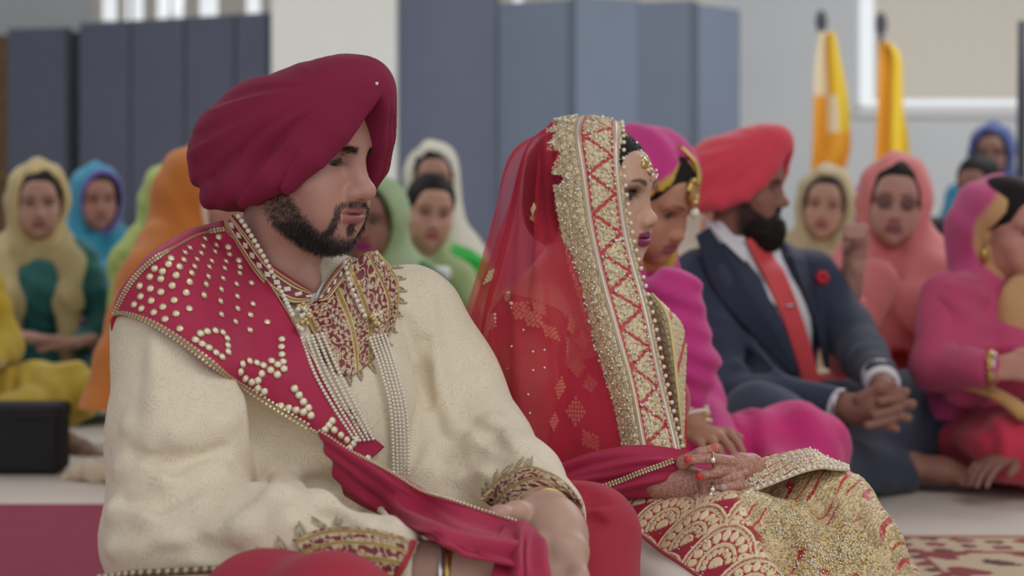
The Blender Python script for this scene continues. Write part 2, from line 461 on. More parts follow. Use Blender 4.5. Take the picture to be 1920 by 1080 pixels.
_tp = N_(_nt, 'ShaderNodeBsdfTransparent'); _gl = N_(_nt, 'ShaderNodeBsdfGlossy', Roughness=.02); _mx = N_(_nt, 'ShaderNodeMixShader', Fac=.06)
_nt.links.new(_tp.outputs[0], _mx.inputs[1]); _nt.links.new(_gl.outputs[0], _mx.inputs[2]); _nt.links.new(_mx.outputs[0], _nt.nodes['Material Output'].inputs['Surface'])

def wall_with_holes(name, x0, x1, z0, z1, y0, y1, holes, m):
    """one wall slab with rectangular openings (xa, xb, za, zb), openings sorted and apart in x"""
    parts = []; x = x0
    for xa, xb, za, zb in holes:
        if xa > x: parts.append(box((x, y0, z0), (xa, y1, z1)))
        if za > z0: parts.append(box((xa, y0, z0), (xb, y1, za)))
        if zb < z1: parts.append(box((xa, y0, zb), (xb, y1, z1)))
        x = xb
    if x < x1: parts.append(box((x, y0, z0), (x1, y1, z1)))
    V, F, c = join([(V, F, 1) for V, F in parts])
    return mk(name, V, F, m, smooth=False, kind='structure')

def build_room():
    bx('floor', (-7, -1.5, -.1), (9, 16.5, 0), M_FLOOR, kind='structure')
    YB = 14.0
    hl = (px_x(176, YB), px_x(505, YB), px_z(46, YB), 3.6)
    hm = (px_x(735, YB), px_x(1330, YB), px_z(20, YB), 3.6)
    hr = (px_x(1606, YB), px_x(1935, YB), px_z(206, YB), 3.6)
    wall_with_holes('wall_back', -6.6, 8.2, 0, 4.2, YB, YB+.2, [hl, hm, hr], M_WALL)
    bx('ceiling', (-6.8, -1.5, 4.2), (8.4, 14.2, 4.3), M_WALL, kind='structure')
    bx('wall_left', (-6.8, -1.5, 0), (-6.6, YB+.2, 4.2), M_WALL, kind='structure')
    bx('wall_right', (8.2, -1.5, 0), (8.4, YB+.2, 4.2), M_WALL, kind='structure')
    for n, h in ((1, hl), (2, hm), (3, hr)):
        o = bx('window_%d' % n, (h[0], YB+.09, h[2]), (h[1], YB+.1, h[3]), M_GLASS, kind='structure')
        fr = []
        t = .035
        fr.append(box((h[0], YB+.05, h[2]), (h[1], YB+.14, h[2]+t))); fr.append(box((h[0], YB+.05, h[3]-t), (h[1], YB+.14, h[3])))
        for x in (h[0], h[1]-t): fr.append(box((x, YB+.05, h[2]), (x+t, YB+.14, h[3])))
        V, F, _ = join([(a, b, 1) for a, b in fr]); mk('window_frame', V, F, M_WHITE, o, smooth=False)
        bx('window_sill', (h[0]-.03, YB-.05, h[2]-.05), (h[1]+.03, YB+.02, h[2]), M_WHITE, o)
    # vertical blinds: slats that leave the bright gaps of the photograph
    def blind(label, slats, zb, zt, y, m=M_BLIND):
        t = thing('vertical_blind', ((slats[0][0]+slats[-1][1])/2, y, zb), label, 'blind', 'vertical blinds in the back wall windows')
        bx('head_rail', (slats[0][0], y-.03, zt), (slats[-1][1], y+.03, zt+.06), M_WHITE, t)
        for a, b in slats: bx('slat', (a, y-.004, zb), (b, y+.004, zt), m, t)
    gaps = [(195, 222), (238, 246), (252, 272), (297, 320), (326, 347), (377, 411), (464, 490)]
    sl = []; x = 176
    for a, b in gaps: sl.append((px_x(x, YB), px_x(a, YB))); x = b
    sl.append((px_x(x, YB), px_x(505, YB)))
    blind('brownish vertical blind with bright gaps above the left grey partition', sl, hl[2]-.02, 3.4, YB-.06)
    gaps = [(778, 800), (838, 884), (962, 980)]; sl = []; x = 735
    for a, b in gaps: sl.append((px_x(x, YB), px_x(a, YB))); x = b
    while x < 1330: sl.append((px_x(x, YB), px_x(min(x+44, 1330), YB))); x += 44
    blind('vertical blind just above the middle of the grey partition', sl, hm[2]-.02, 3.4, YB-.06)
    sl = []; x = 1640
    while x < 1925: sl.append((px_x(x, YB), px_x(x+30.5, YB))); x += 31
    blind('beige vertical blind in the right window behind the saffron flags', sl, px_z(186, YB), 3.4, YB+.02)
    # plaster column between the two runs of partition
    bx('column', (px_x(509, 11.0), 11.0, 0), (px_x(741, 11.0), 11.7, 4.2), M_COLUMN, kind='structure')
    # accordion partition, a leaf at a time: ends (px, Y), top height
    def partition(label, leaves, m_of, group=None):
        (xa, Ya), H = leaves[0][0], leaves[0][2]
        p = thing('folding_partition', (px_x(xa, Ya), Ya, 0), label, 'partition', 'folding partitions along the back wall')
        for (a, Ya), (b, Yb), H, m in leaves:
            P = A(px_x(a, Ya), Ya); Q = A(px_x(b, Yb), Yb); d = nrm(Q-P); n = A(d[1], -d[0])*.03; g = d*.012
            P = P+g; Q = Q-g
            V = np.array([[*(P+n), .03], [*(Q+n), .03], [*(Q-n), .03], [*(P-n), .03], [*(P+n), H], [*(Q+n), H], [*(Q-n), H], [*(P-n), H]])
            F = np.array([[0, 1, 5, 4], [1, 2, 6, 5], [2, 3, 7, 6], [3, 0, 4, 7], [4, 5, 6, 7], [3, 2, 1, 0]])
            lf = mk('leaf', V, F, m, p, smooth=False)
            bx('hinge_strip', (px_x(b, Yb)-.014, Yb-.02, .03), (px_x(b, Yb)+.014, Yb+.02, H), M_EDGE if m is D else M_EDGE2, lf)
    D, Lm = M_PANELD, M_PANELL
    partition('slate grey folding partition on the left of the pale column',
        [((16, 12.9), (130, 12.75), 1.99, D), ((152, 12.6), (250, 12.4), 2.0, D), ((250, 12.4), (352, 12.2), 2.0, D), ((352, 12.2), (446, 12.0), 2.0, D), ((446, 12.0), (508, 11.9), 2.0, D)], None)
    partition('blue grey folding partition on the right of the pale column',
        [((742, 11.3), (932, 11.55), 2.08, D), ((936, 11.55), (1072, 11.3), 2.02, Lm), ((1072, 11.3), (1194, 11.5), 2.04, Lm), ((1194, 11.5), (1300, 11.35), 2.02, Lm), ((1300, 11.35), (1382, 11.75), 2.0, Lm)], None)  # first leaf, turned from the light, gets the darker fabric as painted shade
    bx('gap_shade_1', (px_x(132, 12.8), 12.85, 0), (px_x(152, 12.8), 12.9, 1.97), M_EDGE, kind='structure')  # dark strip set in the gap between leaves, standing in for its shade
    # brown door leaf edge at the far left
    d = bx('door_1', (px_x(-120, 13.2), 13.2, 0), (px_x(18, 13.2), 13.27, 1.98), M_WOOD, kind='structure')
    V, F = ball((px_x(6, 13.2), 13.17, .95), .03); mk('door_knob', V, F, M_GOLD, d)
    # rugs
    M_RUG = mat('red_rug', srgb(140, 46, 72), rough=.95, bump=('noise', 220, .4, .004), vary=.08, vscale=30)
    V, F = box((-2.2, 1.2, 0.0), (-.52, 4.3, .012)); o = mk('rug', V, F, M_RUG, smooth=False)
    tag(o, 'plain dark red rug on the floor at the left behind the groom', 'rug')
    build_patterned_rug()
    # thin dark stand at the right edge
    t = thing('pole_stand', (px_x(1914, 7.6), 7.6, 0), 'tall thin dark pole stand at the right edge', 'stand')
    V, F = tube([(px_x(1916, 7.6), 7.6, .02), (px_x(1915, 7.6), 7.6, .9), (px_x(1918, 7.6), 7.6, 1.5)], .02, 10); mk('pole', V, F, M_DARKM, t)
    V, F = box((px_x(1914, 7.6)-.14, 7.46, 0), (px_x(1914, 7.6)+.14, 7.74, .025)); mk('base', V, F, M_DARKM, t, smooth=False)
    # black box bag at the left
    Yb = 4.84; x0, x1 = px_x(-70, Yb), px_x(110, Yb); z1 = px_z(760, Yb)
    t = thing('black_bag', ((x0+x1)/2, Yb, 0), 'black box shaped bag on the floor before the yellow clad knee', 'bag')
    V, F = box((x0, Yb, 0.002), (x1, Yb+.13, z1-.01), .012); mk('body', V, F, M_BLACK, t, smooth=False)
    V, F = box((x0-.004, Yb-.004, z1-.045), (x1+.004, Yb+.134, z1), .01); mk('flap', V, F, M_BLACK, t, smooth=False)

def build_patterned_rug():
    """cream rug with dark red bands and a lattice of motifs, lower right"""
    x0, x1, y0, y1 = .62, 2.6, 1.6, 3.9
    nu, nv = 230, 200
    u = np.linspace(x0, x1, nv); v = np.linspace(y0, y1, nu); X, Y = np.meshgrid(u, v)
    Z = np.full_like(X, .012); S = np.stack([X, Y, Z], -1)
    d = np.minimum(np.minimum(X-x0, x1-X), np.minimum(Y-y0, y1-Y))
    cream, red, dk = srgb(198, 178, 150), srgb(140, 62, 66), srgb(96, 60, 56)
    C = np.ones(X.shape+(3,))*cream
    band = ((d > .03) & (d < .05)) | ((d > .2) & (d < .215))
    C[band] = red
    mid = (d > .05) & (d < .2); q = np.sin(X*48)*np.sin(Y*48+np.sin(X*20)); C[mid & (q > .45)] = red; C[mid & (q < -.6)] = dk
    inn = d > .215; q = np.cos(X*36)+np.cos(Y*36)+.5*np.cos((X+Y)*60); C[inn & (q > 1.0)] = red; C[inn & (q < -1.35)] = dk
    V, F = solid_sheet(S, .0115, N=np.ones_like(S)*A(0, 0, 1))
    o = mk('patterned_rug', V, F, mat('patterned_rug_pile', rough=.95, bump=('noise', 260, .4, .004)), col=np.concatenate([C.reshape(-1, 3)]*2))
    tag(o, 'cream patterned rug with dark red bands at the lower right', 'rug')

# saffron flags
def flag(px, Y, label, top, tip, pts, colf):
    x = px_x(px, Y); zt = px_z(top, Y)
    t = thing('flag_stand', (x, Y, 0), label, 'flag', 'saffron flags on dark poles')
    V, F = tube([(x, Y, .02), (x, Y, zt)], .016, 10); mk('pole', V, F, M_DARKM, t)
    V, F = ball((x, Y, .03), (.16, .16, .035), nu=20); mk('base', V, F, M_DARKM, t)
    V, F = ball((x, Y, zt+.0), (.035, .012, .07), nu=10); mk('finial', V, F, M_DARKM, t)
    # gathered cloth falling from the pole: rows of (py, left px, right px)
    rows = []
    for py, a, b in pts:
        r = []
        for k in range(9):
            f = k/8; r.append(W(a+(b-a)*f, py, Y-.05-.026*math.sin(f*9.4+py*.01)))
        rows.append(r)
    S = sheet(np.array(rows), 60, 50); uu, vv = np.meshgrid(np.linspace(0, 1, 60), np.linspace(0, 1, 50), indexing='ij')
    V, F = solid_sheet(S, .004); C = colf(uu, vv).reshape(-1, 3)
    mk('cloth', V, F, M_ATT, t, col=np.concatenate([C, C]))
def build_flags():
    saf, yel, crm = A(*srgb(222, 150, 28)), A(*srgb(220, 184, 34)), A(*srgb(222, 206, 172))
    def c1(u, v):
        C = np.where((v < .42)[..., None], crm, yel); C = np.where(((v >= .42) & (v < .56) & (u < .4))[..., None], saf, C)
        low = u > .34; C = np.where((low & (v < .38))[..., None], saf, C); C = np.where((low & (v >= .38) & (v < .68) & (u < .52))[..., None], crm, C)
        C = np.where((u > .52)[..., None], saf, C); return C
    def c2(u, v): return saf+(yel-saf)*smoothstep(.3, .6, v)[..., None]
    flag(1540, 10.6, 'saffron and cream flag drooping on the left of two poles', 40, 0, [(60, 1536, 1566), (120, 1528, 1578), (200, 1526, 1592), (280, 1524, 1594), (345, 1520, 1582), (600, 1515, 1580)], c1)
    flag(1652, 10.2, 'saffron yellow flag on the pole before the right window', 45, 0, [(78, 1650, 1668), (110, 1648, 1690), (200, 1646, 1694), (310, 1642, 1706), (600, 1640, 1710)], c2)

# ------------------------------------------------------------------ heads (local: x left, y forward, z up, eyes at z = 0)
HEADS = {}
def sculpt_head(kind, h):
    male = kind == 'man'
    s = SDF((-.1, -.125, -.235), (.1, .135, .165), h)
    w = 1.0 if male else .94
    s.ell((0, -.014, .035), (.076*w, .097, .088)).ell((0, .028, .02), (.066*w, .066, .075), k=.03)
    s.ell((0, .03, -.03), (.062*w, .06, .075), k=.03)
    s.ell((0, .03, -.078), (.055*w if male else .046, .05, .042), k=.03)                        # jaw
    s.sym((.047*w, .004, -.066), (.016, .03, .034), k=.03)                                      # jaw corner
    s.ell((0, .073, -.104), (.022 if male else .016, .018, .016), k=.028)                       # chin
    s.sym((.044*w, .058, -.036), (.022, .022, .018), k=.03)                                     # cheekbone
    s.sym((.031, .072, -.066), (.02, .016, .024), k=.03)                                        # cheek
    s.sym((.028, .083, .018), (.026, .013, .010 if male else .008), k=.018)                     # brow
    s.ell((0, .081, .04), (.045, .018, .035), k=.03)                                            # forehead
    s.sym((.033, .1, -.002), (.019, .017, .012), k=.016, op='s')                                # sockets
    s.cap((0, .086, .012), (0, .108 if male else .1, -.036), .0085, .0125 if male else .0105, k=.016)
    s.ell((0, .113 if male else .106, -.040), (.0135 if male else .0115, .013, .0115), k=.01)
    s.sym((.0135 if male else .0115, .1, -.0445), (.0085, .0115, .009), k=.008)
    s.sym((.0068, .108, -.0535), (.0042, .007, .004), k=.004, op='s')
    s.ell((0, .077, -.07), (.027, .021, .02), k=.02)
    lw = .024 if male else .023
    s.ell((0, .0925, -.0655), (lw, .0085, .0052), k=.006)
    s.ell((0, .0925, -.0765), (lw*.86, .009, .0068), k=.006)
    s.ell((0, .105, -.0707), (lw+.003, .0135, .0012), k=.004, op='s')
    s.ell((0, .103, -.0895), (.017, .008, .0045), k=.012, op='s')
    s.cap((0, .104, -.056), (0, .104, -.061), .0028, k=.006, op='s')
    # eyes: lids over the ball with an almond opening
    for x in (-.032, .032):
        s.ell((x, .0735, -.003), (.0152, .0150, .0142), k=.005)
        s.cap((x-.011, .0895, -.0055), (x+.011, .0895, -.0055), .0026, .0026, k=.003, op='s')
        s.ell((x, .0905, -.0052 if male else -.0042), (.0135, .0185, .0039 if male else .0054), k=.002, op='s')
        s.ell((x, .0868, .0064), (.015, .0022, .0012), k=.003, op='s')
    for sg in (-1, 1):                                                                          # ears
        R = frame(0); s.ell((sg*.077*w, -.012, -.012), (.009, .02, .031), k=.008)
        s.ell((sg*.087*w, -.008, -.012), (.007, .011, .02), k=.006, op='s')
    s.cap((0, -.012, -.07), (0, -.04, -.27), .055 if male else .047, .066 if male else .054, k=.03)
    if male: s.ell((0, .036, -.165), (.012, .012, .018), k=.02)
    V, F = s.mesh(1)
    return V, F
def face_colour(V, N, kind, tone, lip, brow=(.016, .011, .009)):
    x, y, z = V[:, 0], V[:, 1], V[:, 2]; ax = np.abs(x)
    C = np.ones((len(V), 3))*np.asarray(tone)
    n = noise(V, 60)*.5+noise(V, 150)*.5; C *= (1+.05*n)[:, None]
    front = smoothstep(.03, .06, y)
    def mixin(c, m): C[:] = C*(1-m[:, None])+np.asarray(c)*m[:, None]
    red = np.exp(-((ax-.042)/.02)**2-((z+.04)/.02)**2)*.25+np.exp(-(x/.016)**2-((z+.043)/.012)**2)*.35
    mixin(np.asarray(tone)*A(1.08, .84, .8), red*front)
    mixin(np.asarray(tone)*A(.62, .55, .55), np.exp(-((ax-.031)/.018)**2-((z+.002)/.012)**2)*front*(.95 if kind == 'man' else .75))     # lids
    lw = .025; up = (1-(x/lw)**2)
    m = smoothstep(-.0025, .001, np.minimum(z-(-.0845+.004*(x/lw)**2), (-.0595-.0045*(ax/lw)-.001*np.exp(-(x/.004)**2))-z))*smoothstep(.0, .15, up)*smoothstep(.075, .082, y)
    mixin(lip, m)
    bz = (.0125 if kind == 'man' else .0185)+(.0028 if kind == 'man' else .006)*np.sin(np.clip((ax-.012)/.04, 0, 1)*2.4); th = .0045*(1-.55*np.clip((ax-.02)/.03, 0, 1))
    if kind == 'woman': th = th*.72
    if kind == 'bride': bz = bz-.0015
    m = np.exp(-((z-bz)/th)**4)*smoothstep(.008, .015, ax)*(1-smoothstep(.047, .054, ax))*front
    mixin(brow, m*(.85+.15*noise(V, 900)))
    lz = -.0006 if kind == 'man' else .0028
    lash = np.exp(-((z-lz+((ax-.032)/.013)**2*.004)/.0017)**2)*np.exp(-((ax-.032)/.0145)**6)*smoothstep(.072, .078, y)
    mixin((.012, .009, .009), np.clip(lash*(.95 if kind != 'man' else .75), 0, 1))
    return np.clip(C, 0, 1)
def eye_mesh(gaze=(0, 0), x=.032, n=24):
    V, F = ball((0, 0, 0), .0124, nu=n, nv=n)
    g = nrm(A(math.sin(math.radians(gaze[0])), math.cos(math.radians(gaze[0])), math.sin(math.radians(gaze[1]))))
    a = np.arccos(np.clip((V/.0124)@g, -1, 1)); C = np.ones((len(V), 3))*A(.30, .265, .25)
    C[a < .60] = (.022, .011, .007); C[a < .24] = (.004, .004, .004)
    return V+A(x, .0742, -.003), F, C
def head(kind, h):
    if (kind, h) not in HEADS: HEADS[(kind, h)] = sculpt_head(kind, h)
    return HEADS[(kind, h)]

# ------------------------------------------------------------------ groom
def arc_uv(S):
    du = np.linalg.norm(np.diff(S, axis=0), axis=-1); dv = np.linalg.norm(np.diff(S, axis=1), axis=-1)
    u = np.concatenate([np.zeros((1, S.shape[1])), np.cumsum(du, 0)]); v = np.concatenate([np.zeros((S.shape[0], 1)), np.cumsum(dv, 1)], 1)
    return u, v
def beads_along(P, spacing, r, m, name, parent, one=True, label=None, squash=1.0, kind=None):
    """beads along a polyline; one=True -> each bead its own object sharing a mesh, else joined"""
    P = np.asarray(P); d = np.concatenate([[0], np.cumsum(np.linalg.norm(np.diff(P, axis=0), axis=1))]); n = max(2, int(d[-1]/spacing))
    t = np.linspace(0, d[-1], n); Q = np.stack([np.interp(t, d, P[:, i]) for i in range(3)], 1)
    return bead_set(Q, r, m, name, parent, one, label, kind)
_BEAD = {}
def bead_set(Q, r, m, name, parent, one=True, label=None, kind=None, R=None, shape=(1, 1, 1), nu=10, nv=7):
    if one:
        key = (name, round(r, 5), m.name, shape)
        if key not in _BEAD:
            V, F = ball((0, 0, 0), r*np.array(shape), nu=nu, nv=nv); _BEAD[key] = mesh_data(name, V, F, m)
        for i, q in enumerate(Q):
            o = obj(name, _BEAD[key], parent, label); o.location = q
            if R is not None: o.rotation_euler = Matrix(R[i].tolist()).to_euler()
    else:
        parts = []
        for i, q in enumerate(Q):
            V, F = ball(q, r*np.array(shape), R[i] if R is not None else None, nu=8, nv=5); parts.append((V, F, 1))
        V, F, _ = join(parts); mk(name, V, F, m, parent, label=label, kind=kind)

def build_turban(parent, M, s0, fold_seed=0, h=.0026, name='turban', m=None, pin=True, amp=1.0):
    """wound turban in head space, mapped by M(V)"""
    s = SDF((-.16, -.2, -.13), (.16, .19, .19), h)
    c, sn = math.cos(math.radians(28)), math.sin(math.radians(28))
    R = np.array([[1, 0, 0], [0, c, -sn], [0, sn, c]])
    s.ell((0, -.012, .028), (.110, .145, .083), R, k=.02)
    s.ell((0, -.058, -.006), (.104, .088, .082), R, k=.05)
    s.ell((0, .070, .078), (.056, .046, .042), R, k=.045)
    s.cap((0, .106, .107), (0, .108, .076), .017, .015, k=.025); s.ell((0, .088, .098), (.046, .040, .027), k=.03)
    s.chain([(-.012, .100, .082), (-.044, .086, .036), (-.066, .063, .0), (-.082, .028, -.034), (-.089, -.02, -.052), (-.080, -.07, -.058)], [.017, .018, .018, .018, .019, .02], k=.035)
    s.chain([(.0, .100, .082), (.034, .091, .03), (.056, .074, -.006), (.075, .042, -.034), (.088, -.01, -.052), (.080, -.07, -.058)], [.017, .018, .018, .018, .019, .02], k=.035)
    X, Y, Z = s.grid()
    # lower rim: a V over the brow, covering the ears, low at the nape
    yc = [-.2, -.15, -.09, -.046, .013, .045, .06, .075, .09, .105, .2]; zc = [-.06, -.074, -.084, -.082, -.062, -.036, -.016, .014, .045, .075, .2]
    cut = np.minimum(np.interp(Y, yc, zc).astype(f32)+0*X, .084-2.05*np.abs(X+.013)+0*Y).astype(f32)
    cut = np.maximum(cut, np.interp(Y, yc, [-.06, -.074, -.084, -.082, -.066, -.05, -.05, -.05, -.05, -.05, -.05]).astype(f32))
    k = .012; d = (cut-Z)*.72; D = s.D; hh = np.maximum(k-np.abs(D-d), 0)/k; s.D = np.maximum(D, d)+hh*hh*k*.25
    # folds fan out from the knot at the front
    px, pz = .112, .097
    dy = px-Y; dz = pz-Z; rad = np.sqrt(dy*dy+dz*dz+X*X*.25); th = np.arctan2(dz, dy)
    wob = .2*np.sin(rad*30+X*14); soft = smoothstep(.025, .08, np.sqrt(dy*dy+dz*dz))
    fn = np.zeros_like(s.D)
    for c0, w0, a0 in ((-.12, .05, .0012), (.16, .05, .0020), (.34, .035, .0026), (.50, .05, .0022), (.64, .045, .0038), (.73, .04, -.0014), (.86, .045, .0032), (.98, .04, .0020)):
        fn -= a0*np.exp(-((th+wob*.2-c0)/w0)**2)
    fn += np.exp(-rad/.07)*.0012*np.sin(th*22+fold_seed+wob*2)+.0004*np.sin(th*44+X*8+wob*4)
    s2 = ((th+.10*wob+.05)/.235) % 1.0; lay = (.5-s2)*smoothstep(0, .10, s2)*1.0
    fn = (fn+.0078*lay*(1-.75*smoothstep(.16, .25, rad))*smoothstep(.05, .2, rad)*smoothstep(-.3, .0, th))*soft
    back = smoothstep(.18, .26, rad)*np.exp(-((Z+.05)/.03)**2)
    fn += back*.0026*np.sin(Y*210+X*150)
    # stacked layers of the far half: steps parallel to the V's edge
    q = (Z-.084+2.05*np.abs(X+.013))*.44; saw = (q/.0135) % 1.0
    far = smoothstep(-.012, .0, X)*smoothstep(.0, .05, Y)*smoothstep(.02, .045, rad)*(1-smoothstep(.075, .1, q))
    fn = fn*(1-far)+far*.0060*(np.sqrt(np.abs(np.sin(np.pi*q/.0135)))-.6)
    s.D -= (fn*amp).astype(f32)
    V, F = s.mesh(4)
    o = mk(name, M(V), F, m, parent)
    if pin:
        c, n = Caster([(M(V), F)])(706, 157, .0005); V2, F2 = ball(c, .0024, nu=8, nv=6); mk('turban_pin', V2, F2, M_PEARL, o)
    return o, (M(V), F)

def build_groom():
    g = thing('person', W(560, 1390, 2.43)*A(1, 1, 0), 'groom in a maroon turban and cream embroidered coat, sitting at the front left', 'person')
    bodyR = frame(38); O = A(-.30, 2.44, 0)
    T = lambda l, f, z: O+bodyR@A(l, f, z)
    H0 = W(560, 291, 2.43); HR = frame(60, 5)
    HM = lambda V: H0+np.asarray(V)@HR.T
    parts = []
    # head
    hv, hf = head('man', .0017); N = normals(hv, hf)
    tone = A(*srgb(176, 131, 117))
    col = face_colour(hv, N, 'man', tone, A(*srgb(158, 98, 96)))
    x, y, z = hv.T; ax = np.abs(x)
    top = np.interp(y, [-.02, .02, .045, .06, .075, .085], [.03, -.005, -.045, -.068, -.088, -.093])
    low = np.interp(y, [-.02, .02, .05, .09], [-.058, -.09, -.125, -.14])
    bm = smoothstep(-.004, .024, top-z)*smoothstep(-.012, .006, z-low)*smoothstep(-.01, .02, y)
    mus = np.exp(-((z-(-.0575-.10*np.clip(ax-.012, 0, 1)))/.0042)**4)*(1-smoothstep(.028, .036, ax))*smoothstep(.07, .082, y)*(1-.6*np.exp(-(x/.003)**2))
    link = np.exp(-((ax-(.0335+.05*np.clip(-.07-z, 0, 1)))/.0055)**4)*smoothstep(-.056, -.062, z)*smoothstep(.06, .07, y)*(z > -.1)
    soul = np.exp(-(x/.0085)**4)*smoothstep(-.0815, -.0845, z)*smoothstep(-.1, -.095, z)*smoothstep(.08, .09, y)
    beard = np.clip(np.maximum.reduce([bm, mus, link, soul]), 0, 1)
    dens = beard*(.8+.2*noise(hv, 220))
    wt = (.62+.2*smoothstep(-.07, -.1, z))*dens; col = col*(1-wt[:, None])+A(.03, .023, .023)*wt[:, None]
    hv = hv.copy(); hv[:, 2] = np.where(hv[:, 2] > .07, .07+(hv[:, 2]-.07)*.4, hv[:, 2]); em = (hv[:, 1] < .03) & (hv[:, 2] > -.06); hv[em, 0] = np.clip(hv[em, 0], -.071, .071)
    parts.append((HM(hv), hf, col))
    # hands
    flesh = A(*srgb(184, 148, 130))
    s = SDF((-.16, 1.93, .17), (.16, 2.42, .42), .0022)
    p = lambda x, y, Y: W(x, y, Y)
    # his left hand (right in the frame): wrist from the far cuff, back of the hand up, thumb to the left
    s.chain([p(985, 925, 2.34), p(1020, 965, 2.24), p(1042, 1003, 2.175)], [.030, .030, .036], k=.02)
    s.cap(p(1035, 985, 2.19), p(1052, 1040, 2.14), .034, .033, k=.02)
    s.chain([p(1000, 958, 2.22), p(970, 962, 2.17), p(938, 966, 2.15)], [.016, .0135, .0115], k=.01)
    s.ell(p(936, 966, 2.145), (.0155, .0115, .012), k=.006)
    for (a, b, c, r) in (((1012, 1022), (1000, 1075), (985, 1110), .0125), ((1040, 1040), (1034, 1095), (1015, 1135), .0125), ((1063, 1042), (1062, 1100), (1045, 1140), .012), ((1080, 1030), (1086, 1085), (1078, 1125), .0108)):
        s.chain([p(*a, 2.135), p(*b, 2.10), p(*c, 2.09)], [r*1.08, r, r*.9], k=.009)
        s.ell(p(*a, 2.128), (.0135, .012, .0125), k=.008)
    # his right hand: forearm from the near cuff, fingers closing under the cloth
    s.chain([p(700, 1062, 2.08), p(780, 1074, 2.04), p(850, 1080, 2.035), p(905, 1085, 2.04)], [.034, .033, .032, .034], k=.02)
    for (a, b, c, r) in (((925, 1066), (965, 1078), (985, 1100), .0125), ((930, 1088), (975, 1105), (990, 1128), .0125), ((925, 1110), (968, 1130), (980, 1150), .012), ((915, 1128), (950, 1150), (965, 1168), .011)):
        s.chain([p(*a, 2.04), p(*b, 2.03), p(*c, 2.06)], [r*1.1, r, r*.9], k=.009)
    s.chain([p(880, 1058, 2.03), p(930, 1046, 2.03), p(962, 1050, 2.04)], [.018, .014, .012], k=.012)
    v, f = s.mesh(1); n = noise(v, 70)
    c = flesh*(1+.05*n)[:, None]; tip = np.exp(-(np.linalg.norm(v-p(930, 966, 2.14), axis=1)/.02)**2); c = c*(1-.6*tip[:, None])+A(*srgb(196, 140, 136))*.6*tip[:, None]
    parts.append((v, f, c))
    V, F, C = weld(parts, [[HM(A(0, -.035, -.24)[None])[0], T(0, 0, .5), T(.18, 0, .52), p(905, 838, 2.5), p(985, 925, 2.34)], [HM(A(0, -.035, -.24)[None])[0], T(0, 0, .48), T(-.18, 0, .5), p(322, 1005, 2.2), p(700, 1062, 2.08)]])
    mk('body', V, F, M_SKIN, g, col=C)
    for sgn, gz in ((-1, (-16, -7)), (1, (-6, -7))):
        V, F, C = eye_mesh(gz, sgn*.032); mk('eye', HM(V), F, M_EYE, g, col=C)
    lr = np.random.RandomState(8); L = [(A(sg*(.0195+.026*t), .0885-.0115*t*t, -.0022+.0030*math.sin(math.pi*t)), nrm(A(sg*(.1+.7*t), 1.0, .15))) for sg in (-1, 1) for t in np.linspace(.22, 1, 24)]
    V, F = strands(np.array([a for a, b in L]), np.array([b for a, b in L]), .0055, .0009, lr, seg=2, curl=.05); mk('eyelashes', HM(V), F, M_HAIR, g, kind='stuff')
    # beard and brows
    rnd = np.random.RandomState(3); nv = len(hv)
    pr = beard**1.5*(N[:, 1]*1+.5 > 0); pr = pr/pr.sum(); idx = rnd.choice(nv, 9000, p=pr)
    P = hv[idx]+rnd.normal(0, .0008, (9000, 3)); Nn = N[idx]
    flow = np.stack([np.sign(P[:, 0])*.15, -.15+0*P[:, 0], -1+0*P[:, 0]], 1)
    isup = P[:, 2] > -.066
    D = Nn*np.where(isup, .35, .45)[:, None]+flow*.8+rnd.normal(0, .28, P.shape); D /= np.linalg.norm(D, axis=1)[:, None]
    Ln = np.where(P[:, 2] < -.085, .0085, .0046)*rnd.uniform(.6, 1.2, 9000)*(.6+.4*beard[idx])
    V, F = strands(P, D, Ln, .0007, rnd); mk('beard', HM(V), F, mat('beard_hair', srgb(50, 40, 40), rough=.5), g, kind='stuff')
    bz = .0125+.0028*np.sin(np.clip((ax-.012)/.04, 0, 1)*2.4)
    pr = np.exp(-((z-bz)/.0046)**4)*smoothstep(.008, .014, ax)*(1-smoothstep(.047, .053, ax))*smoothstep(.04, .07, y); pr /= pr.sum()
    idx = rnd.choice(nv, 900, p=pr); P = hv[idx]; D = N[idx]*.25+np.stack([np.sign(P[:, 0])*.8, -.1+0*P[:, 0], .25+0*P[:, 0]], 1)+rnd.normal(0, .2, P.shape); D /= np.linalg.norm(D, axis=1)[:, None]
    V, F = strands(P, D, rnd.uniform(.0025, .005, 900), .0006, rnd); mk('eyebrows', HM(V), F, M_HAIR, g, kind='stuff')
    # turban
    M_T = mat('maroon_turban_cotton', srgb(124, 16, 56), rough=.9, sheen=0, bump=('noise', 700, .12, .0008), vary=.05, vscale=14)
    tb, tmesh = build_turban(g, HM, None, m=M_T)

    # ---- sherwani
    s = SDF((-.66, 1.88, .03), (.14, 2.78, .66), .0045)
    s.ell(T(0, .0, .22), (.185, .15, .22), bodyR, k=.05)
    s.ell(T(0, .005, .42), (.185, .135, .155), bodyR, k=.06)
    s.ell(T(0, .06, .44), (.15, .09, .11), bodyR, k=.06)
    s.cap(T(-.155, -.02, .525), T(.155, -.02, .525), .07, k=.05)
    s.cap(T(-.10, -.035, .555), T(-.02, -.045, .60), .055, .06, k=.05); s.cap(T(.10, -.035, .555), T(.02, -.045, .60), .055, .06, k=.05)
    s.cap(T(.05, -.03, .60), T(.165, -.02, .55), .058, .066, k=.05)
    s.cap(T(0, .1, .14), T(.04, .30, .15), .14, .10, k=.06)                      # skirt of the coat over the lap
    s.cap(p(800, 860, 2.50), p(850, 960, 2.44), .07, .08, k=.05)
    s.cap(T(-.1, .05, .12), T(-.22, .2, .13), .13, .1, k=.06); s.cap(T(.1, .05, .12), T(.22, .2, .13), .13, .1, k=.06)
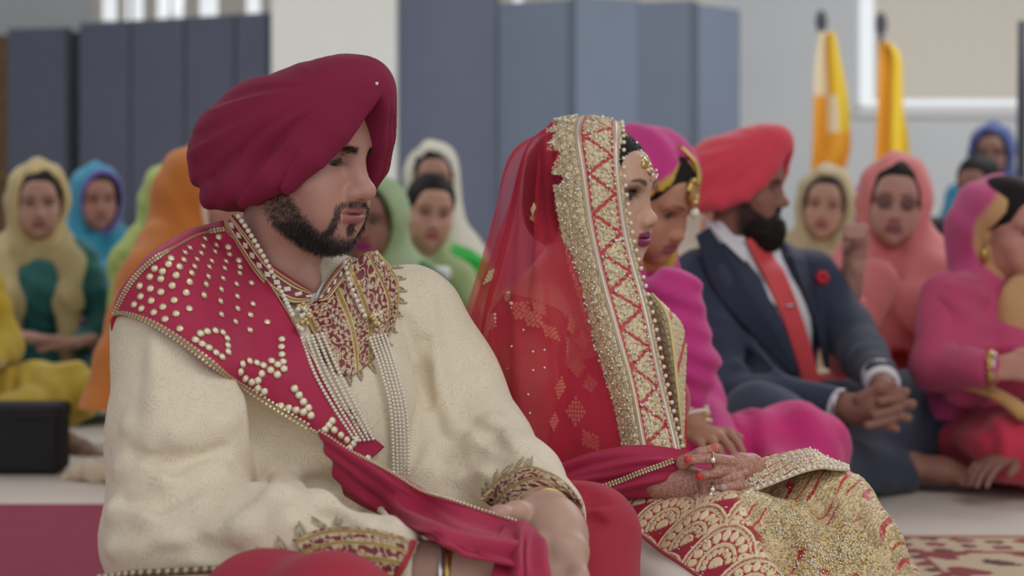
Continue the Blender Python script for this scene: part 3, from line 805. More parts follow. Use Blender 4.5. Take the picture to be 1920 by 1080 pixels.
    # near arm
    s.chain([p(325, 622, 2.32), p(345, 830, 2.25), p(322, 1005, 2.2)], [.080, .090, .082], k=.03)
    s.chain([p(335, 1015, 2.19), p(560, 1040, 2.1), p(690, 1060, 2.055), p(778, 1074, 2.03)], [.084, .064, .050, .042], k=.03)
    # far arm
    s.chain([p(770, 600, 2.58), p(835, 720, 2.57), p(905, 838, 2.5)], [.078, .074, .066], k=.03)
    s.chain([p(905, 842, 2.49), p(975, 905, 2.38), p(1024, 965, 2.275)], [.066, .054, .050], k=.03)
    # pixel-sited folds, sunk and raised along the cloth as photographed
    F_ = s.fold
    for path, r in (([(485, 735), (505, 800), (530, 880)], .030), ([(520, 800), (560, 870), (620, 900)], .022)): F_(path, r, .03, 's', .004)
    F_([(450, 722), (476, 790), (492, 888)], .012, .02, 's')
    F_([(505, 900), (560, 902), (620, 905)], .012, .02, 's')
    for path, r in (([(480, 920), (540, 905), (580, 950)], .011), ([(470, 985), (520, 935), (560, 912)], .012), ([(400, 1000), (450, 990), (500, 940)], .009), ([(520, 930), (600, 945), (680, 985)], .010), ([(480, 1000), (540, 975), (600, 985)], .008), ([(240, 800), (330, 815), (430, 790)], .009), ([(225, 880), (310, 900), (410, 880)], .008), ([(290, 640), (300, 760), (280, 860)], .010), ([(640, 900), (700, 940), (740, 985)], .007),
                    ([(210, 960), (290, 968), (370, 945)], .011), ([(215, 1030), (320, 1020), (400, 1045)], .009),
                    ([(860, 812), (920, 800), (960, 828)], .012), ([(850, 860), (900, 830), (965, 838)], .012), ([(860, 900), (910, 868), (985, 872)], .010), ([(795, 560), (815, 700), (850, 800)], .010), ([(820, 840), (790, 880), (770, 915)], .010), ([(600, 870), (640, 868), (680, 890)], .008), ([(530, 850), (580, 862), (640, 850)], .009)):
        F_(path, r, .022, 'u', -r*.45)
    for path, r in (([(880, 790), (920, 815), (950, 850)], .007), ([(870, 880), (920, 850), (975, 855)], .006), ([(800, 640), (790, 740), (775, 860)], .010), ([(300, 1042), (380, 1030), (450, 1046)], .007), ([(250, 850), (330, 870), (420, 840)], .006), ([(560, 965), (620, 975), (690, 1010)], .006), ([(230, 940), (300, 945), (360, 925)], .006), ([(760, 600), (790, 700), (800, 760)], .008), ([(890, 850), (930, 870), (965, 872)], .006)):
        F_(path, r, .016, 's', -.002)
    # open far cuff
    s.cap(p(1000, 944, 2.31), p(1052, 996, 2.22), .036, .043, k=.006, op='s')
    s.cap(p(752, 1072, 2.04), p(830, 1080, 2.02), .034, .044, k=.006, op='s')
    P = s.pts(); s.D += (.0016*noise(P*A(1, 1, .6), 22)+.0008*noise(P, 55)).astype(f32)
    coat = s.mesh(1)
    m, nt, b = mat_new('cream_brocade'); L = nt.links; b.inputs['Roughness'].default_value = .62; b.inputs['Sheen Weight'].default_value = .2
    tc = N_(nt, 'ShaderNodeTexCoord'); nz = N_(nt, 'ShaderNodeTexNoise', Scale=20.0, Detail=4.0, Distortion=2.2); L.new(tc.outputs['Object'], nz.inputs['Vector'])
    sc = N_(nt, 'ShaderNodeMath', operation='MULTIPLY'); sc.inputs[1].default_value = 26; L.new(nz.outputs['Fac'], sc.inputs[0])
    sn = N_(nt, 'ShaderNodeMath', operation='SINE'); L.new(sc.outputs[0], sn.inputs[0])
    vo = N_(nt, 'ShaderNodeTexVoronoi', Scale=30.0); L.new(tc.outputs['Object'], vo.inputs['Vector'])
    s2 = N_(nt, 'ShaderNodeMath', operation='MULTIPLY'); s2.inputs[1].default_value = 60; L.new(vo.outputs['Distance'], s2.inputs[0])
    s3 = N_(nt, 'ShaderNodeMath', operation='SINE'); L.new(s2.outputs[0], s3.inputs[0])
    ad = N_(nt, 'ShaderNodeMath', operation='MULTIPLY'); L.new(sn.outputs[0], ad.inputs[0]); L.new(s3.outputs[0], ad.inputs[1])
    mr = N_(nt, 'ShaderNodeMapRange'); L.new(ad.outputs[0], mr.inputs['Value']); mr.inputs['From Min'].default_value = .15; mr.inputs['From Max'].default_value = .75
    cr = N_(nt, 'ShaderNodeMix', data_type='RGBA'); L.new(mr.outputs['Result'], cr.inputs['Factor'])
    cr.inputs['A'].default_value = (*srgb(222, 208, 184), 1); cr.inputs['B'].default_value = (*srgb(212, 195, 165), 1); L.new(cr.outputs['Result'], b.inputs['Base Color'])
    bp = N_(nt, 'ShaderNodeBump', Strength=.2, Distance=.0010); L.new(ad.outputs[0], bp.inputs['Height']); L.new(bp.outputs['Normal'], b.inputs['Normal'])
    coat_o = mk('long_coat', *coat, m, g)
    # ---- loose red trousers
    M_R = mat('red_trouser_cotton', srgb(164, 36, 60), rough=.85, sheen=.05, bump=('noise', 500, .1, .0008), vary=.04)
    s = SDF((-.5, 1.6, 0), (.3, 2.6, .42), .006)
    s.chain([T(-.1, .08, .12), p(500, 1172, 2.02), p(620, 1160, 1.93)], [.1, .074, .066], k=.04)
    s.cap(p(620, 1172, 1.92), T(.1, .42, .07), .066, .05, k=.04)
    s.chain([T(.12, .1, .14), p(1020, 1010, 2.38), p(1098, 1008, 2.35)], [.09, .066, .066], k=.04)
    s.cap(p(1098, 1012, 2.35), p(1085, 1120, 2.31), .066, .07, k=.03); s.cap(p(1085, 1120, 2.31), T(-.08, .40, .07), .07, .05, k=.04)
    for path in ([(1075, 955), (1110, 940), (1140, 945)], [(1085, 985), (1115, 978), (1140, 985)], [(1040, 930), (1075, 920), (1100, 922)]): s.fold(path, .006, .012, 's', -.003)
    s.D += (.002*noise(s.pts(), 16)).astype(f32)
    tr = s.mesh(1); mk('trousers', *tr, M_R, g)
    neck = (parts[0][0], hf)
    cast = Caster([coat, neck]); castC = Caster([coat])
    groom_details(g, coat_o, cast, castC, HM, p)
    build_stole(cast, Caster([coat, tr, (parts[1][0], parts[1][1])]), p)
    return g

Z2 = lambda L: [(190+a/3.177, 380+b/3.177) for a, b in L]
Z3 = lambda L: [(180+a/2.7, 680+b/2.7) for a, b in L]

def emb_cloth(name, S, fn, m, parent, t=.003, label=None, mask=None):
    """relief cloth: fn(u, v, a, b) -> colour, height, metal;  a, b run 0..1 across the sheet"""
    N = gnorm(S); u, v = arc_uv(S); nu, nv = S.shape[:2]
    a, b = np.meshgrid(np.linspace(0, 1, nu), np.linspace(0, 1, nv), indexing='ij')
    C, h, me = fn(u, v, a, b)
    V, F = solid_sheet(S+N*h[..., None], t, N, mask)
    return mk(name, V, F, m, parent, col=np.concatenate([C.reshape(-1, 3)]*2), met=np.concatenate([me.ravel()]*2), label=label)
GOLD_C, GOLD_D, RED_D, CREAM_T = A(*srgb(206, 180, 134)), A(*srgb(140, 108, 62)), A(*srgb(122, 22, 40)), A(*srgb(214, 196, 166))
def yoke_fn(bands, bw=1.0):
    def fn(u, v, a, b):
        """a along the band direction, b across: gold ribs at given b, vine and florets between"""
        C = np.ones(u.shape+(3,))*RED_D; h = np.zeros(u.shape); me = np.zeros(u.shape)
        def put(m, c, hh, mm=.3):
            m = np.clip(m, 0, 1); C[:] = C*(1-m[..., None])+np.asarray(c)*m[..., None]; h[:] = np.maximum(h, m*hh); me[:] = np.maximum(me, m*mm)
        vw = v.max(1).mean()
        # dense flowers in silver-gold thread, red showing between
        f1, f2, hid = vor(u, v, .0088, 17); th = np.sin(u*900+hid*20)*np.cos(v*900)
        m = (f1 < .40+.07*th) & (hid > .22); tone = np.where((hid > .6)[..., None], A(*srgb(204, 186, 160)), GOLD_C)
        C[m] = (tone*(.8+.25*np.cos(f1*22))[..., None])[m]; h[m] = (.0019*(1-f1))[m]; me[m] = .15
        f1b, f2b, hb = vor(u+.003, v+.004, .0165, 5); put((np.abs(f1b-.42) < .045)*1.0, CREAM_T*.9, .0015, .15)
        for b0 in bands:
            d = np.abs(b-b0)*vw/bw; put((d < .0044)*1.0, GOLD_D, .0012); put(((d > .0028) & (d < .0046))*1.0, GOLD_C, .0020, .3)
            put(((d < .0022) & ((u*330) % 1 < .6))*1.0, A(*srgb(176, 150, 70)), .0018, .4)
        return C, h, me
    return fn

def groom_details(g, coat, cast, castC, HM, p):
    # bib of the coat
    G = np.array([[(566, 578), (612, 552), (655, 500), (686, 474), (706, 470)],
                  [(590, 636), (636, 612), (686, 580), (722, 548), (744, 520)],
                  [(606, 668), (648, 652), (694, 626), (727, 598), (748, 566)],
                  [(624, 694), (658, 704), (692, 680), (716, 652), (738, 612)]], float)
    S = sheet(castC.grid(G, .004), 150, 190)
    bib = emb_cloth('embroidered_bib', S, yoke_fn((.03, .34, .5, .76, .97)), M_ATTS, coat, label='dark red bib with gold embroidery')
    # standing collar, near and far halves
    Gn = np.array([[(436, 403), (468, 442), (505, 490), (548, 522), (584, 546)], [(424, 420), (452, 470), (492, 528), (540, 566), (583, 566)]], float)
    Sn = sheet(cast.grid(Gn, .011), 40, 170)
    def col_fn(u, v, a, b):
        C = np.ones(u.shape+(3,))*RED_D; h = np.zeros(u.shape); me = np.zeros(u.shape)
        for a0, w, c in ((.04, .05, A(*srgb(150, 24, 44))), (.14, .035, GOLD_C), (.22, .03, GOLD_D), (.3, .035, GOLD_C), (.78, .03, GOLD_C), (.86, .04, GOLD_D), (.95, .045, GOLD_C)):
            m = np.abs(a-a0) < w; C[m] = c; h[m] = .002; me[m] = .3
        q = (v*62) % 1-.5; m = (np.abs(q)*1.1+np.abs(a-.54)*2.2 < .38); C[m] = A(*srgb(214, 200, 188)); h[m] = .003; me[m] = .1
        return C, h, me
    emb_cloth('collar', Sn, col_fn, M_ATTS, coat, label='dark red standing collar with gold lines')
    Gf = np.array([[(600, 560), (612, 530), (634, 500), (652, 482)], [(588, 566), (616, 560), (646, 520), (668, 486)]], float)
    emb_cloth('collar', sheet(cast.grid(Gf, .01), 34, 90), col_fn, M_ATTS, coat)
    # white shirt edge and paisleys round the bib
    V, F = tube(crom(cast.grid(np.array([[(592, 562), (598, 546), (607, 528)]], float), .001)[0], 10), .0022, 6); mk('shirt_edge', V, F, M_WHITE, coat, label='white shirt edge at the collar')
    M_PAIS = mat('silver_gold_thread', srgb(178, 162, 132), rough=.5, metal=.15)
    def paisleys(L, ang, sz=.0065):
        for (x, y), an in zip(L, ang):
            c, n = castC(x, y, .002)
            if c is None: continue
            R = onb(n); d = R[:, 0]*math.cos(an)+R[:, 1]*math.sin(an); e = np.cross(n, d); R2 = np.stack([d, e, n], 1)
            t = np.linspace(0, 5.6, 22); rr = np.stack([np.cos(t)*sz*(1.15-.12*t/2), np.sin(t)*sz*.72*(1-.08*t), 0*t], 1)
            rr[-5:, 0] += np.linspace(.0, .008, 5)
            V, F = tube(c+rr@R2.T, .0013, 5); V2, F2 = ball(c, (sz*.5, sz*.3, .0014), R2, 8, 5)
            V, F, _ = join([(V, F, 1), (V2, F2, 1)]); mk('paisley_motif', V, F, M_PAIS, coat)
    paisleys(Z2([(1745, 390), (1765, 455), (1770, 520), (1770, 585), (1750, 660), (1720, 750), (1690, 830), (1600, 970), (1530, 1010), (1470, 1040)]), [0, 0, -.1, -.2, -.3, -.5, -.7, -1.1, -1.3, -1.4])
    # cuffs
    Gc = np.array([[(548, 1012), (566, 1042), (560, 1078)], [(610, 990), (630, 1028), (622, 1078)], [(680, 990), (700, 1030), (690, 1082)], [(735, 1000), (752, 1040), (736, 1085)], [(772, 1014), (764, 1048), (742, 1088)]], float)
    emb_cloth('cuff', sheet(castC.grid(Gc, .005), 130, 110), yoke_fn((.12, .40, .68, .95), .62), M_ATTS, coat, label='gold and red embroidered cuff')
    paisleys([(452, 1062), (492, 1046), (530, 1026), (566, 1000), (600, 985), (636, 980)], [2.4, 2.3, 2.2, 2, 1.8, 1.6], .009)
    V, F = tube(crom(np.array([p(776, 1013, 2.0), p(768, 1035, 1.995), p(755, 1062, 1.985), p(738, 1088, 1.985)]), 24), .0035, 8); mk('cuff_piping', V, F, mat('red_piping', srgb(168, 40, 52), rough=.6), coat)
    outer = [(903, 938), (922, 908), (950, 888), (985, 874), (1020, 882), (1060, 904), (1092, 944)]; inner = [(952, 968), (962, 948), (984, 930), (1014, 922), (1046, 926), (1074, 944), (1092, 972)]
    Gf = np.array([[((1-t)*a[0]+t*b[0], (1-t)*a[1]+t*b[1]) for a, b in zip(outer, inner)] for t in (0, .35, .7, 1)])
    Cf = castC.grid(Gf, .005); ex = 2.285-.00025*(Gf[..., 0]-903); Yc = np.where(np.abs(Cf[..., 1]-ex) > .045, ex, Cf[..., 1]); Cf = np.array([[W(Gf[i, j, 0], Gf[i, j, 1], Yc[i, j]) for j in range(7)] for i in range(4)])
    emb_cloth('cuff', sheet(Cf, 60, 190), lambda u, v, a, b: [np.swapaxes(q, 0, 1) for q in yoke_fn((.08, .5, .92), .6)(v.T, u.T, b.T, a.T)], M_ATTS, coat)
    paisleys([(912, 930), (918, 915), (932, 898), (950, 884), (972, 874), (992, 872)], [2.6, 2.4, 2.2, 2, 1.8, 1.6], .008)
    V, F = tube(crom(np.array([p(950, 972, 2.29), p(966, 944, 2.285), p(995, 926, 2.28), p(1035, 928, 2.265), p(1075, 950, 2.25), p(1092, 972, 2.245), p(1090, 986, 2.24), p(1074, 993, 2.24)]), 60), .0035, 8); mk('cuff_piping', V, F, mat('red_piping_far', srgb(160, 40, 56), rough=.6), coat)
    # buttons
    for x, y in ((654, 783),):
        c, n = castC(x, y, .004); R = onb(n)
        V, F = ball(c, (.0085, .0085, .004), R, 16, 8); b = mk('button', V, F, M_GOLD, coat); V, F = ball(c+n*.004, (.003, .003, .002), R, 10, 6); mk('button_stone', V, F, M_PEARL, coat)
        V, F = tube([c+R@A(math.cos(t)*.0088, math.sin(t)*.0088, 0) for t in np.linspace(0, 2*np.pi, 25)[:-1]], .0016, 6, closed=True); mk('button_rim', V, F, mat('dark_gold', srgb(112, 84, 48), rough=.4, metal=.5), coat)
    # coat hem at the lower left
    hp = crom(np.array([p(188, 1084, 2.10), p(250, 1076, 2.085), p(330, 1072, 2.06), p(412, 1068, 2.04), p(440, 1072, 2.03)]), 60)
    V, F = tube(hp, .0075, 8, flat=(1, .6)); hm = mk('coat_hem', V, F, mat('dark_gold_braid', srgb(104, 88, 62), rough=.5, metal=.3), coat)
    bead_set(hp[::3]+A(0, -.006, .002), .0036, M_PAIS, 'hem_stone', hm)
    # pearl garland
    def path(L, off, n=80, c=cast): return crom(c.grid(np.array([L], float), off)[0], n)
    mala = mk('pearl_garland', *tube(path([(447, 405), (470, 440), (498, 488), (524, 540), (548, 596), (566, 622)], .012, 40), .0008, 5), M_GOLDT, g, label='garland of pearls with gold clasps')
    beads_along(path([(447, 405), (470, 440), (498, 488), (524, 540), (548, 590)], .014), .0072, .0036, M_PEARL, 'pearl', mala)
    beads_along(path([(646, 492), (654, 524), (668, 560), (684, 592)], .014), .0072, .0034, M_PEARL, 'pearl', mala)
    M_PALEG = mat('pale_gold', srgb(206, 180, 124), rough=.35, metal=.5)
    rnd = np.random.RandomState(11)
    for cx, cy, n, rr in ((566, 612, 26, 22), (696, 612, 18, 15)):
        Q = []
        for i in range(n):
            a, r = rnd.uniform(0, 6.28), rr*math.sqrt(rnd.uniform(0, 1)); q, nn = cast(cx+r*math.cos(a)*.7, cy+r*math.sin(a)*1.2, .013+rnd.uniform(-.003, .004))
            if q is not None: Q.append(q)
        bead_set(Q[::2], .0036, M_PALEG, 'gold_bead', mala); bead_set(Q[1::2], .0033, M_PEARL, 'clasp_pearl', mala)
    def strands_(L0, L1, n):
        for i in range(n):
            f = i/(n-1); L = [(a[0]+(b[0]-a[0])*f, a[1]+(b[1]-a[1])*f) for a, b in zip(L0, L1)]
            P = path(L, .010, 120); P += A(0, 0, 0)
            yield P
    Q = []
    for P in list(strands_([(566, 634), (590, 700), (626, 765), (668, 830)], [(604, 626), (632, 690), (664, 755), (700, 825)], 5))+list(strands_([(694, 634), (716, 700), (733, 770), (738, 885)], [(722, 628), (745, 700), (762, 780), (766, 892)], 5)):
        d = np.concatenate([[0], np.cumsum(np.linalg.norm(np.diff(P, axis=0), axis=1))]); t = np.arange(0, d[-1], .0049)
        Q.append(np.stack([np.interp(t, d, P[:, i]) for i in range(3)], 1))
    Q = np.concatenate(Q); bead_set(Q, .0027, M_PEARL, 'pearl_strands', mala, one=False, kind='stuff', shape=(1, 1, .92))
    # bangles on the near wrist, bangle on the far wrist
    def ring(c, ax, r, w, m, name, par):
        R = onb(ax); V, F = tube([c+R@A(math.cos(t)*r, math.sin(t)*r, 0) for t in np.linspace(0, 2*np.pi, 49)[:-1]], w, 8, closed=True); return mk(name, V, F, m, par)
    M_SIL = mat('silver', srgb(206, 204, 206), rough=.2, metal=.9)
    axd = nrm(p(905, 1085, 2.04)-p(780, 1074, 2.04))
    ring(p(826, 1078, 2.036), axd, .0375, .0035, M_SIL, 'silver_bangle', g); ring(p(839, 1079, 2.035), axd, .0365, .0038, M_GOLD, 'gold_bangle', g)
    axd = nrm(p(1042, 1003, 2.175)-p(1005, 945, 2.29)); ring(p(1022, 966, 2.236), axd, .0325, .0028, M_GOLD, 'gold_bangle', g)

# ------------------------------------------------------------------ the stole that ties groom and bride
def build_stole(cast, cast2, p):
    M_S = mat('crimson_stole_crepe', srgb(168, 30, 70), rough=.75, sheen=.06, bump=('noise', 800, .12, .0008), vary=.04, vscale=10)
    st = thing('stole', W(560, 1390, 2.3)*A(1, 1, 0), 'crimson stole over the groom\'s shoulder studded with pearls, its end in the bride\'s hand', 'stole')
    # panel over shoulder and chest; rows run lower edge -> collar edge
    G = np.array([[(203, 640), (216, 556), (284, 466), (372, 424), (412, 410)],
                  [(211, 594), (256, 516), (316, 466), (385, 436), (424, 428)],
                  [(262, 600), (318, 560), (372, 510), (420, 478), (448, 456)],
                  [(330, 638), (384, 610), (430, 570), (476, 536), (498, 518)],
                  [(400, 690), (440, 664), (480, 630), (515, 598), (540, 586)],
                  [(470, 736), (500, 716), (530, 692), (558, 664), (576, 648)],
                  [(550, 786), (570, 772), (592, 752), (606, 734), (618, 722)],
                  [(620, 826), (632, 818), (646, 806), (656, 796), (664, 788)],
                  [(690, 862), (698, 858), (706, 852), (714, 846), (722, 838)]], float)
    ctl = cast.grid(G, .010); ctl[0, :, 1] += .02; S = sheet(ctl, 150, 70)
    u, v = arc_uv(S); S = S+gnorm(S)*(.0018*np.sin(v*34+u*7)+.0012*noise(S, 26))[..., None]
    S_pan = S; V, F = solid_sheet(S, .004); pan = mk('shoulder_panel', V, F, M_S, st)
    castS = Caster([(V, F)])
    # folds hanging below the chest down to the groom's hands
    D = np.array([[(600, 806), (664, 846), (730, 882), (800, 924), (870, 958), (972, 984)],
                  [(606, 838), (664, 876), (726, 916), (796, 956), (866, 988), (974, 1006)],
                  [(618, 876), (672, 914), (736, 952), (800, 986), (866, 1012), (974, 1026)],
                  [(640, 914), (684, 944), (744, 976), (806, 1000), (866, 1024), (970, 1046)],
                  [(668, 946), (706, 968), (760, 990), (816, 1010), (870, 1036), (966, 1064)]], float)
    Yd = np.linspace(2.30, 2.10, 6)[None, :]+np.array([0, -.015, -.018, -.012, .01])[:, None]
    for i in range(3):
        for j in range(3):
            q, n = cast(*D[i, j])
            if q is not None: Yd[i, j] = min(Yd[i, j], q[1]-.012-.012*math.sin(i*math.pi/4))
    Yd[2:, 3:] = np.array([[2.02, 1.985, 1.975], [1.985, 1.965, 1.96], [1.98, 1.965, 1.965]]); Yd[1, 4:] = (2.07, 2.05); Yd[:, 5] = (2.14, 2.09, 2.04, 2.005, 1.99)
    C = np.array([[W(D[i, j, 0], D[i, j, 1], Yd[i, j]) for j in range(6)] for i in range(5)])
    S = sheet(C, 70, 120); u, v = arc_uv(S); a, b = np.meshgrid(np.linspace(0, 1, 70), np.linspace(0, 1, 120), indexing='ij')
    S = S+gnorm(S)*(.006*np.sin(a*11+b*3)*(.4+.6*b)+.003*np.sin(a*24-b*5)+.003*noise(S, 18))[..., None]
    V, F = solid_sheet(S, .004); mk('hanging_fold', V, F, M_S, st)
    edge = [S[0, k] for k in range(0, 120, 2)]
    # bunch held in the hands, two tails falling
    K = [[(944, 984), (965, 976), (985, 977), (1000, 985), (1012, 995)],
         [(940, 1010), (962, 1005), (985, 1005), (1008, 1010), (1024, 1022)],
         [(936, 1036), (960, 1036), (985, 1038), (1012, 1045), (1034, 1055)],
         [(930, 1066), (960, 1068), (988, 1072), (1020, 1080), (1046, 1090)],
         [(920, 1100), (956, 1104), (990, 1110), (1026, 1116), (1056, 1124)]]
    C = np.array([[W(x, y, [2.10, 2.055, 2.01, 1.975, 1.96][i]+.014*abs(j-1.6)) for j, (x, y) in enumerate(r)] for i, r in enumerate(K)])
    S = sheet(C, 80, 110); a, b = np.meshgrid(np.linspace(0, 1, 80), np.linspace(0, 1, 110), indexing='ij')
    S = S+gnorm(S)*(.006*np.sin(b*15+a*1.5+1)*smoothstep(0, .3, a)-.010*np.exp(-((b-.5)/.05)**2)*smoothstep(.1, .3, a)+.002*noise(S, 30))[..., None]
    V, F = solid_sheet(S, .004); mk('held_bunch', V, F, M_S, st)
    # span from behind the groom's sleeve across to the bride's fingers
    B = np.array([[(930, 862), (1010, 880), (1100, 852), (1200, 838), (1290, 848)],
                  [(950, 890), (1020, 900), (1110, 872), (1205, 856), (1296, 858)],
                  [(980, 905), (1040, 912), (1120, 896), (1210, 876), (1296, 872)],
                  [(1000, 910), (1060, 918), (1130, 920), (1210, 902), (1284, 890)],
                  [(1040, 925), (1090, 930), (1150, 938), (1215, 934), (1270, 928)]], float)
    Yb = np.array([2.60, 2.585, 2.575, 2.57, 2.58])
    C = np.array([[W(B[i, j, 0], B[i, j, 1], Yb[j]-.02*math.sin(i*math.pi/4)) for j in range(5)] for i in range(5)])
    S = sheet(C, 80, 130); a, b = np.meshgrid(np.linspace(0, 1, 80), np.linspace(0, 1, 130), indexing='ij')
    S = S+gnorm(S)*((.006*np.sin(a*17+b*2)+.003*np.sin(a*31-b*4))*(1-.6*b)+.002*noise(S, 25))[..., None]
    V, F = solid_sheet(S, .004); mk('span_to_bride', V, F, M_S, st); castB = Caster([(V, F)])
    # tuck the bunch into her hand
    # rhinestone trims (fine rows)
    def trim(L, c, off, w, rows, gem, name='rhinestone_trim', n=140):
        trim_pts(crom(c.grid(np.array([L], float), off)[0], n), w, rows, gem, name)
    def trim_pts(P, w, rows, gem, name='rhinestone_trim'):
        d = np.concatenate([[0], np.cumsum(np.linalg.norm(np.diff(P, axis=0), axis=1))])
        t = np.arange(0, d[-1], gem*2.15); Q = np.stack([np.interp(t, d, P[:, i]) for i in range(3)], 1)
        T = np.gradient(Q, axis=0); T /= np.linalg.norm(T, axis=1)[:, None]; toC = A(0, 0, CZ)-Q; toC /= np.linalg.norm(toC, axis=1)[:, None]; B_ = np.cross(T, toC)
        parts = []; half = (rows-1)/2
        V, F = tube(P-toC[0]*w, w, 6); parts.append((V, F, 1)); mk(name+'_tape', V, F, M_GOLDT, st)
        parts = []
        for r in range(rows):
            for q, b_, tt, tc in zip(Q, B_, T, toC):
                V, F = ball(q+b_*(r-half)*gem*2.2+tc*gem*.4, (gem, gem, gem*.7), np.stack([tt, b_, tc], 1), 6, 4); parts.append((V, F, 1))
        V, F, _ = join(parts); mk(name, V, F, M_TRIM, st, kind='stuff', smooth=False)
    SP = S_pan
    def edge_trim(P, w, rows, gem): 
        N0 = A(0, 0, CZ)-P; P = P+N0/np.linalg.norm(N0, axis=1)[:, None]*.0025; trim_pts(P, w, rows, gem)
    edge_trim(SP[19:120, 1], .0018, 2, .0027); edge_trim(SP[120:149, 1], .0012, 1, .0022)
    edge_trim(SP[19, 1:-1], .0014, 2, .0020); edge_trim(SP[16:140, -2], .0008, 1, .0013)
    def free_trim(P, rows, gem, name='rhinestone_trim'):
        P = np.asarray(P); d = np.concatenate([[0], np.cumsum(np.linalg.norm(np.diff(P, axis=0), axis=1))]); t = np.arange(0, d[-1], gem*2.2)
        Q = np.stack([np.interp(t, d, P[:, i]) for i in range(3)], 1); parts = []
        for r in range(rows):
            for q in Q: parts.append((*ball(q+A(0, -.006, (r-(rows-1)/2)*gem*2.3), gem, None, 6, 4), 1))
        V, F, _ = join(parts); mk(name, V, F, M_TRIM, st, kind='stuff', smooth=False)
    free_trim(edge, 1, .0021)
    trim([(1126, 914), (1160, 902), (1200, 886), (1240, 872), (1262, 864)], castB, .003, .0016, 2, .0021)
    trim([(1090, 924), (1110, 919), (1128, 914)], castB, .002, .0012, 1, .0019)
    # studs: each a gold-rimmed pearl
    studs = Z2([(615,218),(700,205),(525,272),(605,262),(683,255),(757,265),(497,300),(592,303),(675,295),(763,310),(415,332),(490,342),(567,340),(655,350),(740,352),(820,345),(400,367),(465,382),(553,382),(640,385),(732,393),(825,385),(365,410),(445,433),(537,420),(635,442),(722,453),(822,422),(290,442),(355,455),(525,473),(622,487),(803,487),(893,480),(230,497),(293,513),(355,533),(422,495),(505,537),(610,552),(712,518),(235,560),(298,585),(367,622),(433,582),(708,588),(808,560),(902,605),(197,608),(240,632),(313,655),(445,662),(523,632),(713,667),(810,632),(887,670),(380,695),(467,752),(797,710),(883,760),(987,712),(318,393)])
    letters = Z2([(590,780),(630,768),(678,764),(722,775),(748,810),(752,852),(754,890),(718,920),(682,895),(640,865),(600,843),(560,818),
                  (1075,815),(1072,860),(1075,905),(1082,948),(1088,990),(1048,1025),(1050,965),(1013,943),(1008,998),(965,970),(925,955),(882,945),(840,963),(828,1008),(856,1048),(892,1068),(930,1060),(955,1020)])
    letters += Z3([(788,100),(820,90),(818,130),(852,147),(1005,132),(1028,165),(1050,198),(1075,230),(1088,268),(1050,250),(1013,240),(975,230),(935,220),
                   (1195,295),(1178,318),(1158,340),(1205,342),(1238,368),(1268,392),(1300,412),(1315,388),(1283,432),(1375,485),(1410,474),(1450,490)])
    def stud_mesh(r, cw):
        V, F = ball((0, 0, 0), (r, r, r*.22), nu=16, nv=6); V2, F2 = ball((0, 0, r*.12), (r*cw, r*cw, r*.28), nu=10, nv=6)
        V, F, C = join([(V, F, A(*srgb(218, 196, 150))), (V2, F2, A(*srgb(236, 230, 216)))])
        return mesh_data('stud', V, F, M_STUD, C, np.concatenate([np.full(len(V)-len(V2), .5), np.zeros(len(V2))]))
    M_STUD = mat('stud_pearl_gold', rough=.25, spec=.6)
    for L, r, nm in ((studs, .0049, 'stud'), (letters, .0054, 'letter_pearl')):
        me = stud_mesh(r, .5 if nm == 'stud' else .66)
        for x, y in L:
            q, n = castS(x, y, .0012)
            if q is None: continue
            o = obj(nm, me, pan); o.location = q; o.rotation_euler = Matrix(onb(n).tolist()).to_euler()
    return st

# ------------------------------------------------------------------ bride
def vor(u, v, cell, seed=0):
    """jittered-grid cell distances F1, F2 (in cells) and cell id hash"""
    x, y = u/cell, v/cell; ix, iy = np.floor(x).astype(int), np.floor(y).astype(int)
    f1 = np.full(u.shape, 9.0); f2 = f1.copy(); hid = np.zeros(u.shape)
    for dx in (-1, 0, 1):
        for dy in (-1, 0, 1):
            a, b = ix+dx, iy+dy
            h1 = np.modf(np.abs(np.sin(a*127.1+b*311.7+seed)*43758.5453))[0]; h2 = np.modf(np.abs(np.sin(a*269.5+b*183.3+seed)*27183.13))[0]
            d = np.hypot(x-a-.15-.7*h1, y-b-.15-.7*h2)
            nw = d < f1; f2 = np.where(nw, f1, np.minimum(f2, d)); f1 = np.where(nw, d, f1); hid = np.where(nw, h1, hid)
    return f1, f2, hid
ANT, ANT_D, RED_B, RED_L = A(*srgb(226, 205, 166)), A(*srgb(126, 96, 66)), A(*srgb(164, 30, 54)), A(*srgb(184, 40, 56))
def rosettes(u, v, seed=0, cell=.0125):
    """dense corded flowers: colour, height"""
    f1, f2, hid = vor(u, v, cell, seed); edge = f2-f1
    ring = np.cos(f1*19+hid*6)
    h = .0014*(1-np.clip(f1*1.3, 0, 1))+.0007*ring*(edge > .1)
    C = ANT*(.82+.2*ring*(edge > .08)+.1*hid)[..., None]
    gap = (1-smoothstep(.02, .12, edge)); C = C*(1-gap[..., None]*.75)+ANT_D*(gap[..., None]*.75); h -= gap*.0012
    return C, h
